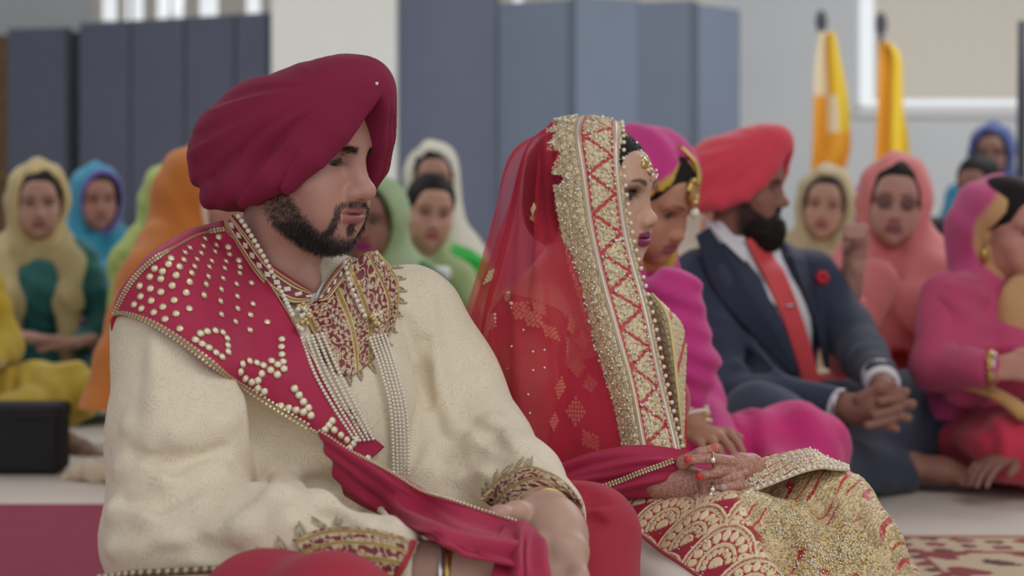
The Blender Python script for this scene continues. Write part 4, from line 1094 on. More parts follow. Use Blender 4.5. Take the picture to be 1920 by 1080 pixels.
def fans(a, b, w=.098, hgt=.052):
    """overlapping scallop fans of petals on red; returns colour, height, metal"""
    C = np.ones(a.shape+(3,))*RED_B; H = np.zeros(a.shape); M = np.zeros(a.shape); done = np.zeros(a.shape, bool)
    row0 = np.floor(b/hgt).astype(int)
    for k in (-2, -1, 0):                               # rows nearer the hem lie on top
        row = row0-k*1
        for j in (-1, 0, 1):
            col = np.floor(a/w-.5*(row % 2)).astype(int)+j
            cx = (col+.5+.5*(row % 2))*w; cy = row*hgt+hgt*0.0
            dx, dy = a-cx, (cy-b)*-1.0
            r = np.hypot(dx, dy)/(w*.54); th = np.arctan2(dx, -dy)
            m = (r < 1) & (dy < .004) & ~done
            if not m.any(): continue
            c = np.ones(a.shape+(3,))*RED_L; h = np.zeros(a.shape); me = np.zeros(a.shape)
            def put(q, cc, hh): c[q] = cc; h[q] = hh; me[q] = .12
            put((r > .93), ANT, .0022); put((r > .80) & (r < .87), ANT*.9, .0018)
            pet = np.abs(((th/np.pi*9) % 1)-.5); rr = (r-.66)/.135
            q = (pet*2.2)**2+rr**2 < 1.0; put(q, ANT*1.06, .0024)
            put((r > .40) & (r < .50), ANT*.95, .0020); put((r > .885) & (r < .905), ANT*.8, .001)
            pet2 = np.abs(((th/np.pi*7) % 1)-.5); q = (pet2*2.0)**2+((r-.3)/.085)**2 < 1.0; put(q, ANT, .0022)
            put(r < .17, ANT*1.05, .0024)
            C[m] = c[m]; H[m] = h[m]; M[m] = me[m]; done |= m
    return C, H, M

def build_bride():
    p = W
    b_ = thing('person', A(.11, 2.895, 0), 'bride in a sheer red veil with a broad gold border and embroidered skirt', 'person')
    R = frame(60); O = A(.11, 2.895, 0); T = lambda l, f, z: O+R@A(l, f, z)
    H0 = p(1109, 364, 2.88); HR = frame(62, 1)
    def HM(V):
        V = np.array(V, float); V[:, 1] = np.where(V[:, 1] > 0, V[:, 1]*(1-1.9*np.clip(V[:, 2]-.03, 0, .1)), V[:, 1]); return H0+V@HR.T*.96
    tone = A(*srgb(190, 150, 128)); parts = []
    hv, hf = head('woman', .0017); N = normals(hv, hf)
    col = face_colour(hv, N, 'bride', tone, A(*srgb(132, 40, 84)))
    x, y, z = hv.T
    sh = np.exp(-((np.abs(x)-.032)/.016)**2-((z-.007)/.006)**2)*smoothstep(.065, .075, y); col = col*(1-.75*sh[:, None])+A(.05, .025, .022)*.75*sh[:, None]
    bd = np.exp(-((x/.0022)**2+((z-.024)/.0032)**2)**2)*(y > .08); col = col*(1-bd[:, None])+A(.25, .01, .02)*bd[:, None]
    parts.append((HM(hv), hf, col))
    # shoulder, arm
    s = SDF((-.12, 2.52, .2), (.36, 3.15, .66), .005)
    s.cap(T(-.14, -.01, .548), T(.14, -.01, .548), .052, k=.04); s.cap(T(-.05, -.03, .575), T(.05, -.03, .575), .05, k=.05)
    s.cap(HM(A(0, -.02, -.1)[None])[0], T(0, -.01, .52), .052, .06, k=.05); s.ell(T(0, 0, .46), (.14, .1, .12), R, k=.05)
    s.chain([T(-.155, -.01, .545), p(985, 720, 2.71), p(966, 930, 2.70)], [.05, .044, .038], k=.03)
    s.chain([p(966, 930, 2.70), p(1110, 905, 2.66), p(1240, 898, 2.605)], [.040, .032, .024], k=.02)
    sv, sf = s.mesh(1); parts.append((sv, sf, tone*(1+.04*noise(sv, 40))[:, None]))
    # hands folded over the stole's end, henna on the fingers
    s = SDF((.17, 2.42, .27), (.38, 2.68, .40), .0014)
    q = lambda x, y, d=0.0: p(x, y, 2.545+d)
    s.chain([q(1235, 905, .03), q(1270, 909, .024), q(1312, 913, .016)], [.024, .0215, .020], k=.014, flat=((0, 1, 0), .7))                     # right hand: back and palm
    s.ell(q(1296, 902, .024), (.03, .014, .018), k=.012)
    for a, b, c, r in (((1318, 900), (1356, 900), (1397, 886), .0076), ((1322, 913), (1358, 917), (1384, 914), .0072), ((1320, 925), (1366, 934), (1410, 917), .0072), ((1308, 932), (1344, 943), (1378, 941), .0064)):
        s.chain([q(*a, -.002), q(*b, -.008), q(*c, -.004)], [r*1.1, r, r*.8], k=.0022)
    s.chain([q(1280, 868, .01), q(1312, 852, .0), q(1341, 841, .0)], [.0105, .0088, .0072], k=.005)                                        # thumb up on top
    s.chain([q(1405, 880, .045), q(1385, 880, .03), q(1368, 882, .018)], [.024, .022, .017], k=.01, flat=((0, 1, 0), .65))                     # left hand: knuckles, fingers curling back to the left
    for a, b, c, r in (((1370, 866), (1337, 860), (1291, 862), .0078), ((1368, 882), (1344, 884), (1313, 893), .0078), ((1386, 896), (1384, 910), (1357, 914), .0074)):
        s.chain([q(*a, .0), q(*b, -.019), q(*c, -.02)], [r*1.15, r, r*.84], k=.0022)
    v, f = s.mesh(1)
    hn = noise(v, 230); hn2 = noise(v+3.3, 520); c = A(*srgb(192, 140, 124))*(1+.05*hn2)[:, None]
    hm = smoothstep(.1, .5, np.sin(hn*8+hn2*4)); c = c*(1-.5*hm[:, None])+A(*srgb(92, 52, 48))*.5*hm[:, None]
    for nx, ny, cc in ((1288, 861, (206, 70, 56)), (1310, 892, (206, 66, 62)), (1341, 841, (214, 84, 66)), (1353, 914, (196, 164, 160))):
        d = np.linalg.norm((v-q(nx, ny, -.022))*A(1, .35, 1.5), axis=1); m = smoothstep(.0082, .0066, d); c = c*(1-m[:, None])+A(*srgb(*cc))*m[:, None]
    parts.append((v, f, c))
    V, F, C = weld(parts, [[HM(A(0, -.035, -.22)[None])[0], T(0, 0, .5), T(0, -.01, .45)], [T(-.13, 0, .45), p(975, 800, 2.7), p(1100, 915, 2.62), q(1235, 905, .03)]], .012)
    mk('body', V, F, M_SKIN, b_, col=C); hands = (v, f)
    for sg in (-1, 1):
        V, F, C = eye_mesh((4, -4), sg*.032); mk('eye', HM(V), F, M_EYE, b_, col=C)
    rnd = np.random.RandomState(5); L = []
    for sg in (-1, 1):
        for i in range(26):
            t = i/25; r0 = A(sg*(.019+.027*t), .0885-.012*t*t, .0005+.004*math.sin(math.pi*t)); d = nrm(A(sg*(.1+.8*t), 1.0, .55)); L.append((r0, d))
    V, F = strands(np.array([a for a, b in L]), np.array([b for a, b in L]), .0085, .0011, rnd, seg=3, curl=.05); mk('eyelashes', HM(V), F, M_HAIR, b_, kind='stuff')
    # rings
    for x, y, dd in ((1336, 918, -.01), (1337, 863, -.02), (1333, 928, -.012)):
        Rr = onb(A(1, 0, .1)); V, F = tube([q(x, y, dd)+Rr@A(math.cos(t)*.0105, math.sin(t)*.0105, 0) for t in np.linspace(0, 2*np.pi, 25)[:-1]], .0016, 6, closed=True)
        V2, F2 = ball(q(x, y, dd-.012), (.004, .003, .004), None, 8, 6); rg = mk('ring', V, F, M_GOLD, b_); mk('ring_stone', V2, F2, M_GEM, rg)
    # hair
    s = SDF((-.11, -.14, -.12), (.11, .12, .16), .003)
    s.ell((0, -.004, .036), (.081, .112, .085), k=.01); s.ell((0, -.06, -.03), (.06, .06, .06), k=.04)
    s.ell((0, .092, -.012), (.066, .055, .079), k=.012, op='s'); s.cap((0, .12, .04), (0, .02, .15), .0015, k=.006, op='s')
    X, Y, Z = s.grid(); s.D += (.001*np.sin(X*900+Z*300)).astype(f32)*np.ones_like(s.D)
    V, F = s.mesh(1); mk('hair', HM(V), F, M_HAIR, b_)
    # tikka on the forehead
    c0 = A(0, .094, .052); n0 = nrm(A(0, .9, .42)); Rt = onb(n0); tk = []
    P = crom(np.array([A(0, .045, .115), A(0, .07, .098), A(0, .092, .072), c0+A(0, .004, .012)]), 20); V, F = tube(HM(P), .0016, 6); tik = mk('forehead_pendant', V, F, M_GOLD, b_, label='gold forehead pendant with cut stones')
    base = c0+n0*.006
    for dx, dy, r in [(0, 0, .0075), (0, .012, .005), (.0075, .006, .0042), (-.0075, .006, .0042), (.009, -.005, .0045), (-.009, -.005, .0045), (0, -.012, .0055), (.0055, .014, .0032), (-.0055, .014, .0032)]:
        V, F = ball(HM((base+Rt@A(dx*1.45, dy*1.45, 0))[None])[0], (r*1.4, r*1.4, r*.55), HR@Rt, 10, 6); mk('pendant_gem', V, F, M_GOLD, tik)
    V, F = ball(HM((base+Rt@A(0, -.002, -.001))[None])[0], (.0125, .021, .003), HR@Rt, 20, 10); mk('pendant_plate', V, F, M_GOLD, tik)
    Q = [HM((base+Rt@A(dx*1.45, dy*1.45, .004))[None])[0] for dx, dy in [(0, 0), (0, .012), (.008, .005), (-.008, .005), (0, -.011), (.012, -.012), (-.012, -.012), (.006, -.018), (-.006, -.018), (0, -.021), (0, .022)]]
    bead_set(Q, .0024, M_GEM, 'pendant_stone', tik)
    # ---- blouse
    s = SDF((-.12, 2.6, .08), (.42, 3.15, .62), .005)
    s.ell(T(0, 0, .2), (.145, .12, .2), R, k=.05); s.ell(T(0, .01, .40), (.15, .112, .14), R, k=.05); s.sym((9, 9, 9), .01)
    for l in (-.072, .072): s.ell(T(l, .092, .40), (.066, .06, .066), R, k=.04)
    s.cap(T(-.13, -.01, .53), T(.13, -.01, .53), .058, k=.04)
    s.ell(T(-.06, 0, .635), (.165, .16, .115), R, k=.012, op='s')                                # wide neckline
    s.D += (.0018*noise(s.pts(), 24)).astype(f32)
    bl = s.mesh(1)
    M_BR = mat('red_blouse_georgette', srgb(172, 30, 58), rough=.7, sheen=.25, bump=('noise', 600, .12, .0008), vary=.05)
    blo = mk('blouse', *bl, M_BR, b_)
    # neckline border
    s = SDF((-.14, 2.5, .2), (.2, 2.95, .62), .005)
    s.chain([T(-.158, -.01, .535), p(985, 720, 2.70), p(964, 940, 2.69)], [.060, .056, .054], k=.03)
    P = s.pts(); s.D += (.003*noise(P*A(1, 1, .7), 26)+.0015*np.sin(P[..., 2]*150+P[..., 0]*60)).astype(f32)
    slv = s.mesh(1); mk('sleeve', *slv, sheer('red_sleeve_gauze', srgb(206, 76, 80), .30, .40), b_, label='sheer red sleeve')
    castA = Caster([bl, slv, (sv, sf)])
    # ---- skirt
    s = SDF((.06, 2.26, .0), (.66, 3.02, .40), .0033)
    s.chain([p(1120, 1060, 2.76), p(1230, 1050, 2.64), p(1395, 1062, 2.52)], [.09, .098, .104], k=.05)
    s.chain([p(1440, 1005, 2.66), p(1530, 985, 2.62), p(1572, 960, 2.64)], [.08, .075, .058], k=.03)
    s.chain([p(1498, 1000, 2.52), p(1522, 1080, 2.46), p(1535, 1180, 2.42)], [.045, .058, .07], k=.018)
    s.chain([p(1572, 945, 2.60), p(1612, 1040, 2.54), p(1640, 1180, 2.5)], [.050, .060, .08], k=.02)
    s.chain([p(1640, 1020, 2.62), p(1672, 1110, 2.58), p(1700, 1200, 2.56)], [.03, .04, .05], k=.03)
    s.chain([p(1390, 1080, 2.50), p(1420, 1180, 2.44)], [.09, .11], k=.04); s.chain([p(1260, 1080, 2.62), p(1300, 1190, 2.5)], [.07, .12], k=.05)
    for path, r in (([(1432, 945), (1446, 985), (1470, 1025), (1500, 1085)], .024), ([(1540, 950), (1556, 1000), (1572, 1085)], .018), ([(1330, 965), (1390, 960), (1430, 975)], .006), ([(1600, 960), (1640, 1030), (1660, 1090)], .006)): s.fold(path, r, .02, 's', .002)
    s.D += (.002*noise(s.pts(), 18)).astype(f32)
    V, F = s.mesh(1)
    front = (V[:, 1] < 2.72) & (V[:, 2] > .13)
    # finer mesh on the seen side: split those quads in four
    V, F = refine(V, F, front)
    Vn = normals(V, F)
    ax1 = nrm(A(1, -.35, 0)); ax2 = nrm(A(.10, -.62, -.75))
    a, bb = V@ax1, V@ax2
    wob = noise(V, 14)*.006; C, h, me = fans(a+wob, bb+noise(V+5, 14)*.006+.018)
    px = 960+FPX*V[:, 0]/V[:, 1]
    right = smoothstep(1425, 1440, px-.55*(HY-FPX*(V[:, 2]-CZ)/V[:, 1]-945)+40)
    f1, f2, hid = vor(a*1.2+bb*.5+noise(V, 30)*.006, (bb*1.2-a*.5)*.42, .0072, 3); e = f2-f1; ring = np.cos(f1*16+hid*6)
    C2 = ANT*A(1, .95, .82)*(.66+.2*ring*(e > .12)+.34*hid)[:, None]; gap = 1-smoothstep(.02, .14, e); C2 = C2*(1-.55*gap[:, None])+ANT_D*.55*gap[:, None]
    st = a*1.3+bb*.5+.010*np.sin(a*90+bb*60)+noise(V, 34)*.008; rr = np.sin(st*190); red = smoothstep(.78, .9, rr)*smoothstep(-.3, .0, noise(V+2, 26))
    C2 = C2*(1-red[:, None])+RED_L*red[:, None]; h2 = (.0014*(1-np.clip(f1*1.2, 0, 1))+.0006*ring*(e > .12)-.0012*gap)*(1-red); me2 = .12*(1-red)
    C = C*(1-right[:, None])+C2*right[:, None]; h = h*(1-right)+h2*right; me = me*(1-right)+me2*right
    V = V+Vn*h[:, None]
    sk = mk('skirt', V, F, M_ATTS, b_, col=np.clip(C, 0, 1), met=me, label='red skirt thick with gold scalloped embroidery')
    castK = Caster([(V, F)])
    rnd = np.random.RandomState(21); Q = []
    for _ in range(4200):
        x, y = rnd.uniform(1430, 1700), rnd.uniform(905, 1085)
        dense = math.exp(-((x-1478)/30)**2-((y-985)/28)**2)*1.6+math.exp(-((x-1520)/40)**2-((y-1060)/34)**2)*1.4+math.exp(-((x-1590)/40)**2-((y-1030)/40)**2)*1.3+.05
        if rnd.rand() < dense*.8:
            c, n = castK(x, y, .0012)
            if c is not None: Q.append(c)
    for _ in range(170):
        c, n = castK(rnd.uniform(1175, 1440), rnd.uniform(940, 1085), .0012)
        if c is not None: Q.append(c)
    Q = np.array(Q); bead_set(Q[::2], .0013, M_GEM, 'skirt_sequins', sk, one=False, kind='stuff'); bead_set(Q[1::2], .0013, mat('gold_sequin', srgb(206, 172, 96), rough=.15, metal=.7), 'gold_sequins', sk, one=False, kind='stuff')
    # pale floor cloth peeping out between the knees
    # ---- veil
    vl = np.array([
        [(1050, 244, 3.0), (1040, 232, 2.97), (1036, 226, 2.93), (1038, 226, 2.885), (1044, 228, 2.85)],
        [(996, 262, 3.0), (1000, 258, 2.93), (1010, 258, 2.865), (1024, 258, 2.83), (1044, 260, 2.822)],
        [(958, 305, 3.0), (976, 303, 2.90), (1000, 302, 2.832), (1026, 300, 2.805), (1052, 300, 2.797)],
        [(930, 400, 2.98), (958, 400, 2.89), (992, 400, 2.83), (1028, 400, 2.80), (1064, 400, 2.79)],
        [(904, 500, 2.96), (936, 500, 2.83), (984, 500, 2.745), (1036, 500, 2.735), (1086, 500, 2.772)],
        [(876, 600, 2.90), (912, 600, 2.76), (972, 600, 2.675), (1046, 600, 2.69), (1112, 600, 2.745)],
        [(860, 700, 2.84), (902, 700, 2.70), (972, 700, 2.625), (1056, 700, 2.65), (1142, 700, 2.712)],
        [(852, 800, 2.80), (902, 800, 2.68), (974, 800, 2.61), (1066, 800, 2.62), (1162, 800, 2.665)],
        [(850, 880, 2.80), (902, 880, 2.68), (976, 880, 2.61), (1076, 880, 2.61), (1176, 880, 2.645)]], float)
    S = sheet(np.array([[p(*c) for c in r] for r in vl]), 130, 90)
    aa, b2 = np.meshgrid(np.linspace(0, 1, 130), np.linspace(0, 1, 90), indexing='ij')
    S = S+gnorm(S)*((.008*np.sin(b2*19+aa*3.5)+.005*np.sin(b2*37-aa*5))*smoothstep(.05, .3, aa)*(1-.75*smoothstep(.55, .9, b2)))[..., None]
    vN = gnorm(S); V, F = S.reshape(-1, 3), gfaces(130, 90)
    veil = mk('veil', V, F, sheer('red_veil_gauze', srgb(222, 66, 88), .50, .38), b_, label='sheer red veil over head and shoulder')
    castV = Caster([(V, F)])
    # second layer behind the head
    vl2 = vl.copy(); vl2[:, :, 2] += np.array([.04, .06, .10, .12, .14, .14, .14, .12, .12])[:, None]; vl2[:, :, 0] += np.array([30, 30, 26, 20, 10, 6, 6, 6, 6])[:, None]
    S2 = sheet(np.array([[p(*c) for c in r[:4]] for r in vl2]), 70, 50); S2 = S2+gnorm(S2)*(.006*np.sin(np.linspace(0, 18, 50))[None, :, None])
    mk('veil_back', S2.reshape(-1, 3), gfaces(70, 50), sheer('red_veil_gauze_back', srgb(206, 60, 80), .46, .36), veil)
    # border
    bd = np.array([
        [(1062, 262, 2.975), (1094, 250, 2.99), (1130, 248, 2.985), (1158, 262, 2.965)],
        [(1036, 228, 2.895), (1080, 220, 2.90), (1124, 221, 2.895), (1163, 231, 2.885)],
        [(1016, 262, 2.832), (1066, 250, 2.815), (1120, 251, 2.81), (1166, 262, 2.825)],
        [(1030, 330, 2.800), (1078, 326, 2.782), (1126, 326, 2.78), (1167, 330, 2.798)],
        [(1046, 420, 2.785), (1092, 420, 2.764), (1138, 420, 2.766), (1180, 420, 2.79)],
        [(1068, 520, 2.765), (1114, 520, 2.742), (1160, 520, 2.744), (1202, 520, 2.77)],
        [(1100, 620, 2.735), (1142, 620, 2.708), (1186, 620, 2.71), (1226, 620, 2.735)],
        [(1135, 720, 2.70), (1172, 720, 2.67), (1212, 720, 2.67), (1249, 720, 2.70)],
        [(1164, 848, 2.645), (1197, 848, 2.62), (1237, 848, 2.62), (1276, 848, 2.642)]], float)
    S = sheet(np.array([[p(*c) for c in r] for r in bd]), 560, 130)
    u, v = arc_uv(S); aa, b2 = np.meshgrid(np.linspace(0, 1, 560), np.linspace(0, 1, 130), indexing='ij'); vw = .127; vv = b2*vw
    S = S+gnorm(S)*(.0022*np.sin(u*26+b2*3)*smoothstep(.35, .6, aa))[..., None]
    tooth = np.abs(((u*24) % 1)-.5)*2; left = np.where(aa < .42, .02+.16*tooth*(aa < .40), .02+.02*np.abs(np.sin(u*260)))
    mask = b2 > left*(1-smoothstep(.40, .46, aa))+.03*np.abs(np.sin(u*230))*smoothstep(.4, .46, aa)
    def border_fn(u, v, a, b):
        C, h = rosettes(u, vv, 2); u = u.mean(1, keepdims=True)+0*u; me = np.full(u.shape, .12)
        def put(m, c, hh, mm=.12): C[m] = c; h[m] = hh; me[m] = mm
        z = (b > .475) & (b < .875)
        put(z, RED_L, 0, 0); bb = (b-.475)/.40; per = .062; ph = (u/per) % 1; tri = 1-np.abs(ph*2-1)
        d = np.abs(bb-(.06+.88*tri))                                             # zigzag band
        Cz, hz = rosettes(u*1.0, vv, 9, .0095)
        g = z & (d > .10+.03*np.sin(u*700)) & (bb > .05) & (bb < .96); C[g] = Cz[g]*1.02; h[g] = hz[g]+.0012; me[g] = .12
        sd = (np.abs(((u*95) % 1)-.5) < .3) & ((np.abs(bb-.05) < .05) | (np.abs(bb-.95) < .05)); put(sd & z, RED_L, .0014, 0)
        for b0, b1 in ((.40, .475), (.875, .955)):
            m = (b > b0) & (b < b1); put(m, A(*srgb(186, 166, 142)), .0016, .35); mm = m & (np.abs(b-(b0+b1)/2) < .009); put(mm, A(*srgb(214, 204, 190)), .0026, .4)
        return C, h, me
    bo = emb_cloth('veil_border', S, border_fn, M_ATTS, veil, .0022, 'broad gold embroidered veil border with red zigzag', mask)
    N = gnorm(S)
    Q = []
    for _ in range(1100):
        i, j = rnd.randint(30, 555), int(130*(rnd.uniform(.05, .38) if rnd.rand() < .6 else rnd.uniform(.5, .86)))
        if mask[i, j]: Q.append(S[i, j]+N[i, j]*.0035)
    Q = np.array(Q); bead_set(Q[:800], .0016, M_TRIM, 'border_beads', bo, one=False, kind='stuff'); bead_set(Q[800:], .0022, M_GEM, 'border_stones', bo, one=False, kind='stuff')
    beads_along(S[60:555, -1]+N[60:555, -1]*.002+A(.002, 0, 0), .0142, .0034, M_PEARL, 'pearl', bo)
    # far end of the border over the chest
    fb = np.array([[(1206, 545, 2.80), (1222, 552, 2.79), (1240, 566, 2.80)], [(1222, 592, 2.785), (1250, 590, 2.765), (1276, 604, 2.79)], [(1236, 650, 2.77), (1262, 648, 2.745), (1287, 650, 2.78)],
                   [(1248, 710, 2.75), (1268, 710, 2.725), (1285, 710, 2.76)], [(1262, 770, 2.72), (1274, 770, 2.705), (1284, 770, 2.73)], [(1274, 840, 2.69), (1279, 840, 2.685), (1284, 840, 2.70)]], float)
    S = sheet(np.array([[p(*c) for c in r] for r in fb]), 200, 60)
    def far_fn(u, v, a, b):
        C, h = rosettes(u, v, 4, .011); me = np.full(u.shape, .12); m = (np.sin(u*75+v*120) > .86) & (b > .5); C[m] = RED_L; h[m] = 0; me[m] = 0
        m = np.abs(b-.5) < .05; C[m] = A(*srgb(200, 176, 120)); h[m] = .003
        return C, h, me
    emb_cloth('veil_end', S, far_fn, M_ATTS, veil, .0022)
    sh2 = np.array([[(1218, 620, 2.80), (1240, 640, 2.79)], [(1240, 740, 2.76), (1282, 740, 2.76)], [(1262, 850, 2.70), (1290, 850, 2.70)]], float)
    mk('veil_end_gauze', *(lambda S: (S.reshape(-1, 3), gfaces(*S.shape[:2])))(sheet(np.array([[p(*c) for c in r] for r in sh2]), 30, 10)), sheer('red_gauze_end', srgb(206, 60, 66), .6, .3), veil)
    # its end laid over the lap
    lb = np.array([[(1372, 876, 2.60), (1400, 868, 2.62), (1440, 856, 2.64), (1490, 844, 2.66), (1522, 842, 2.67), (1550, 856, 2.67), (1592, 872, 2.67)],
                   [(1364, 892, 2.57), (1404, 886, 2.58), (1446, 876, 2.59), (1494, 860, 2.60), (1530, 856, 2.61), (1556, 866, 2.62), (1592, 876, 2.63)],
                   [(1362, 912, 2.55), (1404, 906, 2.55), (1450, 893, 2.55), (1496, 876, 2.56), (1534, 868, 2.57), (1560, 874, 2.58), (1590, 880, 2.60)],
                   [(1376, 936, 2.535), (1412, 922, 2.53), (1454, 906, 2.53), (1500, 888, 2.535), (1538, 879, 2.545), (1562, 881, 2.56), (1589, 883, 2.58)]], float)
    S = sheet(np.array([[p(*c) for c in r] for r in lb]), 90, 260)
    def lap_fn(u, v, a, b):
        C, h = rosettes(v, u, 6, .0125); me = np.full(u.shape, .12); m = (np.sin((v*.4+u)*190+np.sin(v*40)) > .90); C[m] = RED_L; h[m] = 0; me[m] = 0
        m = (a > .86); C[m] = ANT*.95; h[m] = .0015
        return C, h, me
    lapo = emb_cloth('veil_lap_end', S, lap_fn, M_ATTS, veil, .0025); N = gnorm(S)
    beads_along(S[-1, 40:]+N[-1, 40:]*.003, .0088, .0034, M_PEARL, 'pearl', lapo)
    Q = [S[rnd.randint(0, 88), rnd.randint(0, 259)]+A(0, -.003, .002) for _ in range(150)]; bead_set(np.array(Q), .0018, M_GEM, 'lap_sequins', lapo, one=False, kind='stuff')
    # motifs on blouse, sleeve and veil
    M_MOT = mat('pale_gold_thread', srgb(232, 204, 158), rough=.45, metal=.3)
    def motif(x, y, sz, cst, par, ang=0.0, tall=1.35, off=.003, name='gold_motif'):
        sz = sz*1.15
        c, n = cst(x, y, off)
        if c is None: return
        Rm = onb(n); ca, sa = math.cos(ang), math.sin(ang); Rm = Rm@np.array([[ca, -sa, 0], [sa, ca, 0], [0, 0, 1]]); ps = []
        for i in range(-3, 4):
            for j in range(-3, 4):
                if abs(i)+abs(j) <= 3: ps.append((*ball(c+Rm@A(i*sz*.3+rnd.normal(0, sz*.03), j*sz*.3*tall, 0), (sz*.2, sz*.2*tall, .0016), Rm, 7, 4), 1))
        V, F, _ = join(ps); mk(name, V, F, M_MOT, par, kind='stuff')
    for x, y, sz, an in ((1047, 727, .011, 0), (1080, 772, .014, 0), (1107, 722, .010, .3), (1036, 790, .009, 0), (1108, 824, .013, .5), (1082, 690, .011, 0), (1060, 655, .012, .3), (1030, 625, .012, .5), (1000, 600, .013, .8), (978, 584, .014, 1.0), (926, 604, .012, 1.2), (1010, 580, .010, .6), (1090, 640, .010, 0), (1068, 610, .011, .4)):
        motif(x, y, sz, castA, blo, an)
    for x, y, sz, an in ((923, 518, .0125, -.5), (926, 752, .0145, -.3)): motif(x, y, sz, castV, veil, an, 1.3, .002, 'gold_diamond')
    for x, y, sz, an in ((1002, 392, .006, .2), (1000, 410, .005, .2)): motif(x, y, sz, castV, veil, an, 1.3, .002, 'small_floret')
    # neck yoke with pale thread, seen through the veil
    G = np.array([[(1000, 510), (1030, 520), (1055, 555)], [(1030, 490), (1055, 500), (1078, 540)]], float)
    Q = []
    for x, y in [(961, 650), (1000, 660), (1000, 695), (953, 692), (990, 740), (993, 775), (952, 778), (984, 806), (988, 836), (982, 620), (1020, 657), (900, 640), (880, 672), (1020, 690)]:
        c, n = castV(x, y, .0015)
        if c is not None: Q.append(c)
    bead_set(np.array(Q), .0019, M_GEM, 'veil_sequins', veil, one=False, kind='stuff')
    # white floor cloth between groom's knee and skirt
    fg = np.array([[(1150, 975), (1176, 990), (1196, 1000)], [(1150, 1030), (1200, 1030), (1252, 1040)], [(1150, 1090), (1230, 1088), (1322, 1090)], [(1160, 1130), (1260, 1130), (1376, 1130)]], float)
    fc = castK.grid(fg, .010)
    S = sheet(fc, 30, 30); S = S+gnorm(S)*(.003*noise(S, 20))[..., None]; V, F = solid_sheet(S, .004); mk('floor_cloth', V, F, mat('white_floor_cloth', srgb(226, 218, 208), rough=.85), b_, label='white floor cloth in front of the skirt')
    V, F = tube(S[:, -1], .0025, 6); mk('hem_piping', V, F, M_BR, sk)
    return b_

def refine(V, F, sel):
    """split quads whose corners are all selected into four (shared new points welded)"""
    m = sel[F].all(1); Fk, Fs = F[~m], F[m]; n = len(V)
    e = np.concatenate([Fs[:, [i, (i+1) % 4]] for i in range(4)]); key = np.sort(e, 1); k = key[:, 0].astype(np.int64)*n+key[:, 1]
    u, inv = np.unique(k, return_inverse=True); ea, eb = u//n, u % n; mid = (V[ea]+V[eb])/2
    q = len(Fs); ei = [n+inv[i*q:(i+1)*q] for i in range(4)]; cen = V[Fs].mean(1); ci = n+len(u)+np.arange(q)
    V2 = np.concatenate([V, mid, cen])
    new = np.concatenate([np.stack([Fs[:, i], ei[i], ci, ei[(i-1) % 4]], 1) for i in range(4)])
    # neighbours keep their quads; a T joint lies on a straight edge so it does not open
    return V2, np.concatenate([Fk, new])

# ------------------------------------------------------------------ guests
_HAND = {}
def clasped_hands(h=.0032):
    """two hands laid one over the other, local to the lap: x left, y forward, origin between the wrists' ends"""
    if h in _HAND: return _HAND[h]
    s = SDF((-.16, -.10, -.06), (.16, .10, .07), h)
    for sg, lift in ((-1, .016), (1, -.004)):
        s.chain([(sg*.13, -.05, lift+.008), (sg*.075, -.015, lift+.006), (sg*.028, .012, lift)], [.027, .026, .03], k=.02, flat=((0, 0, 1), .72))
        for i in range(4):
            y0 = .042-.021*i; r = (.0085, .0092, .009, .0078)[i]; ln = (.85, 1, .95, .78)[i]
            s.chain([(sg*.012, y0, lift+.004), (-sg*.022*ln, y0+.004, lift+.006), (-sg*.05*ln, y0-.002, lift-.006)], [r*1.1, r, r*.85], k=.005)
        s.chain([(sg*.05, .025, lift+.012), (sg*.02, .047, lift+.016), (-sg*.012, .05, lift+.014)], [.0125, .0105, .009], k=.008)
    _HAND[h] = s.mesh(1); return _HAND[h]
def one_hand(h=.003):
    """open relaxed right hand along +x, palm down, thumb on +y"""
    if ('one', h) in _HAND: return _HAND[('one', h)]
    s = SDF((-.09, -.07, -.05), (.15, .09, .05), h)
    s.chain([(-.07, 0, 0), (-.01, 0, 0), (.05, 0, 0)], [.026, .03, .037], k=.02, flat=((0, 0, 1), .5))
    for i in range(4):
        y0 = .03-.02*i; r = (.0085, .009, .0088, .0075)[i]; ln = (.9, 1, .94, .74)[i]
        s.chain([(.052, y0, .002), (.052+.036*ln, y0*1.12, .0), (.052+.062*ln, y0*1.15, -.012), (.052+.08*ln, y0*1.15, -.028)], [r*1.1, r, r*.95, r*.8], k=.005)
    s.chain([(.0, .024, -.004), (.035, .052, -.008), (.066, .06, -.014)], [.014, .011, .0088], k=.008)
    _HAND[('one', h)] = s.mesh(1); return _HAND[('one', h)]
def foot(h=.004):
    """bare foot, heel at the origin, toes along +x, sole down"""
    if ('foot', h) in _HAND: return _HAND[('foot', h)]
    s = SDF((-.11, -.07, -.05), (.24, .08, .13), h)
    s.ell((0, 0, 0), (.036, .032, .034), k=.02); s.chain([(-.055, 0, .02), (.02, 0, .018)], [.034, .036], k=.03)
    s.chain([(.03, 0, .02), (.10, .004, .008), (.155, .004, -.008)], [.038, .036, .032], k=.03, flat=((0, 0, 1), .75))
    for i, (y, r, l) in enumerate(((.027, .0135, .2), (.009, .0095, .198), (-.006, .009, .19), (-.019, .0085, .18), (-.03, .008, .168))):
        s.chain([(.15, y, -.012), (l, y*1.05, -.016)], [r*1.1, r], k=.007)
    _HAND[('foot', h)] = s.mesh(1); return _HAND[('foot', h)]
CM = {}
def cmat(c, rough=.85):
    k = tuple(np.round(c, 3))
    if k not in CM: CM[k] = mat('guest_cloth', c, rough=rough, sheen=.2, bump=('noise', 60, .3, .006), vary=.08, vscale=14)
    return CM[k]

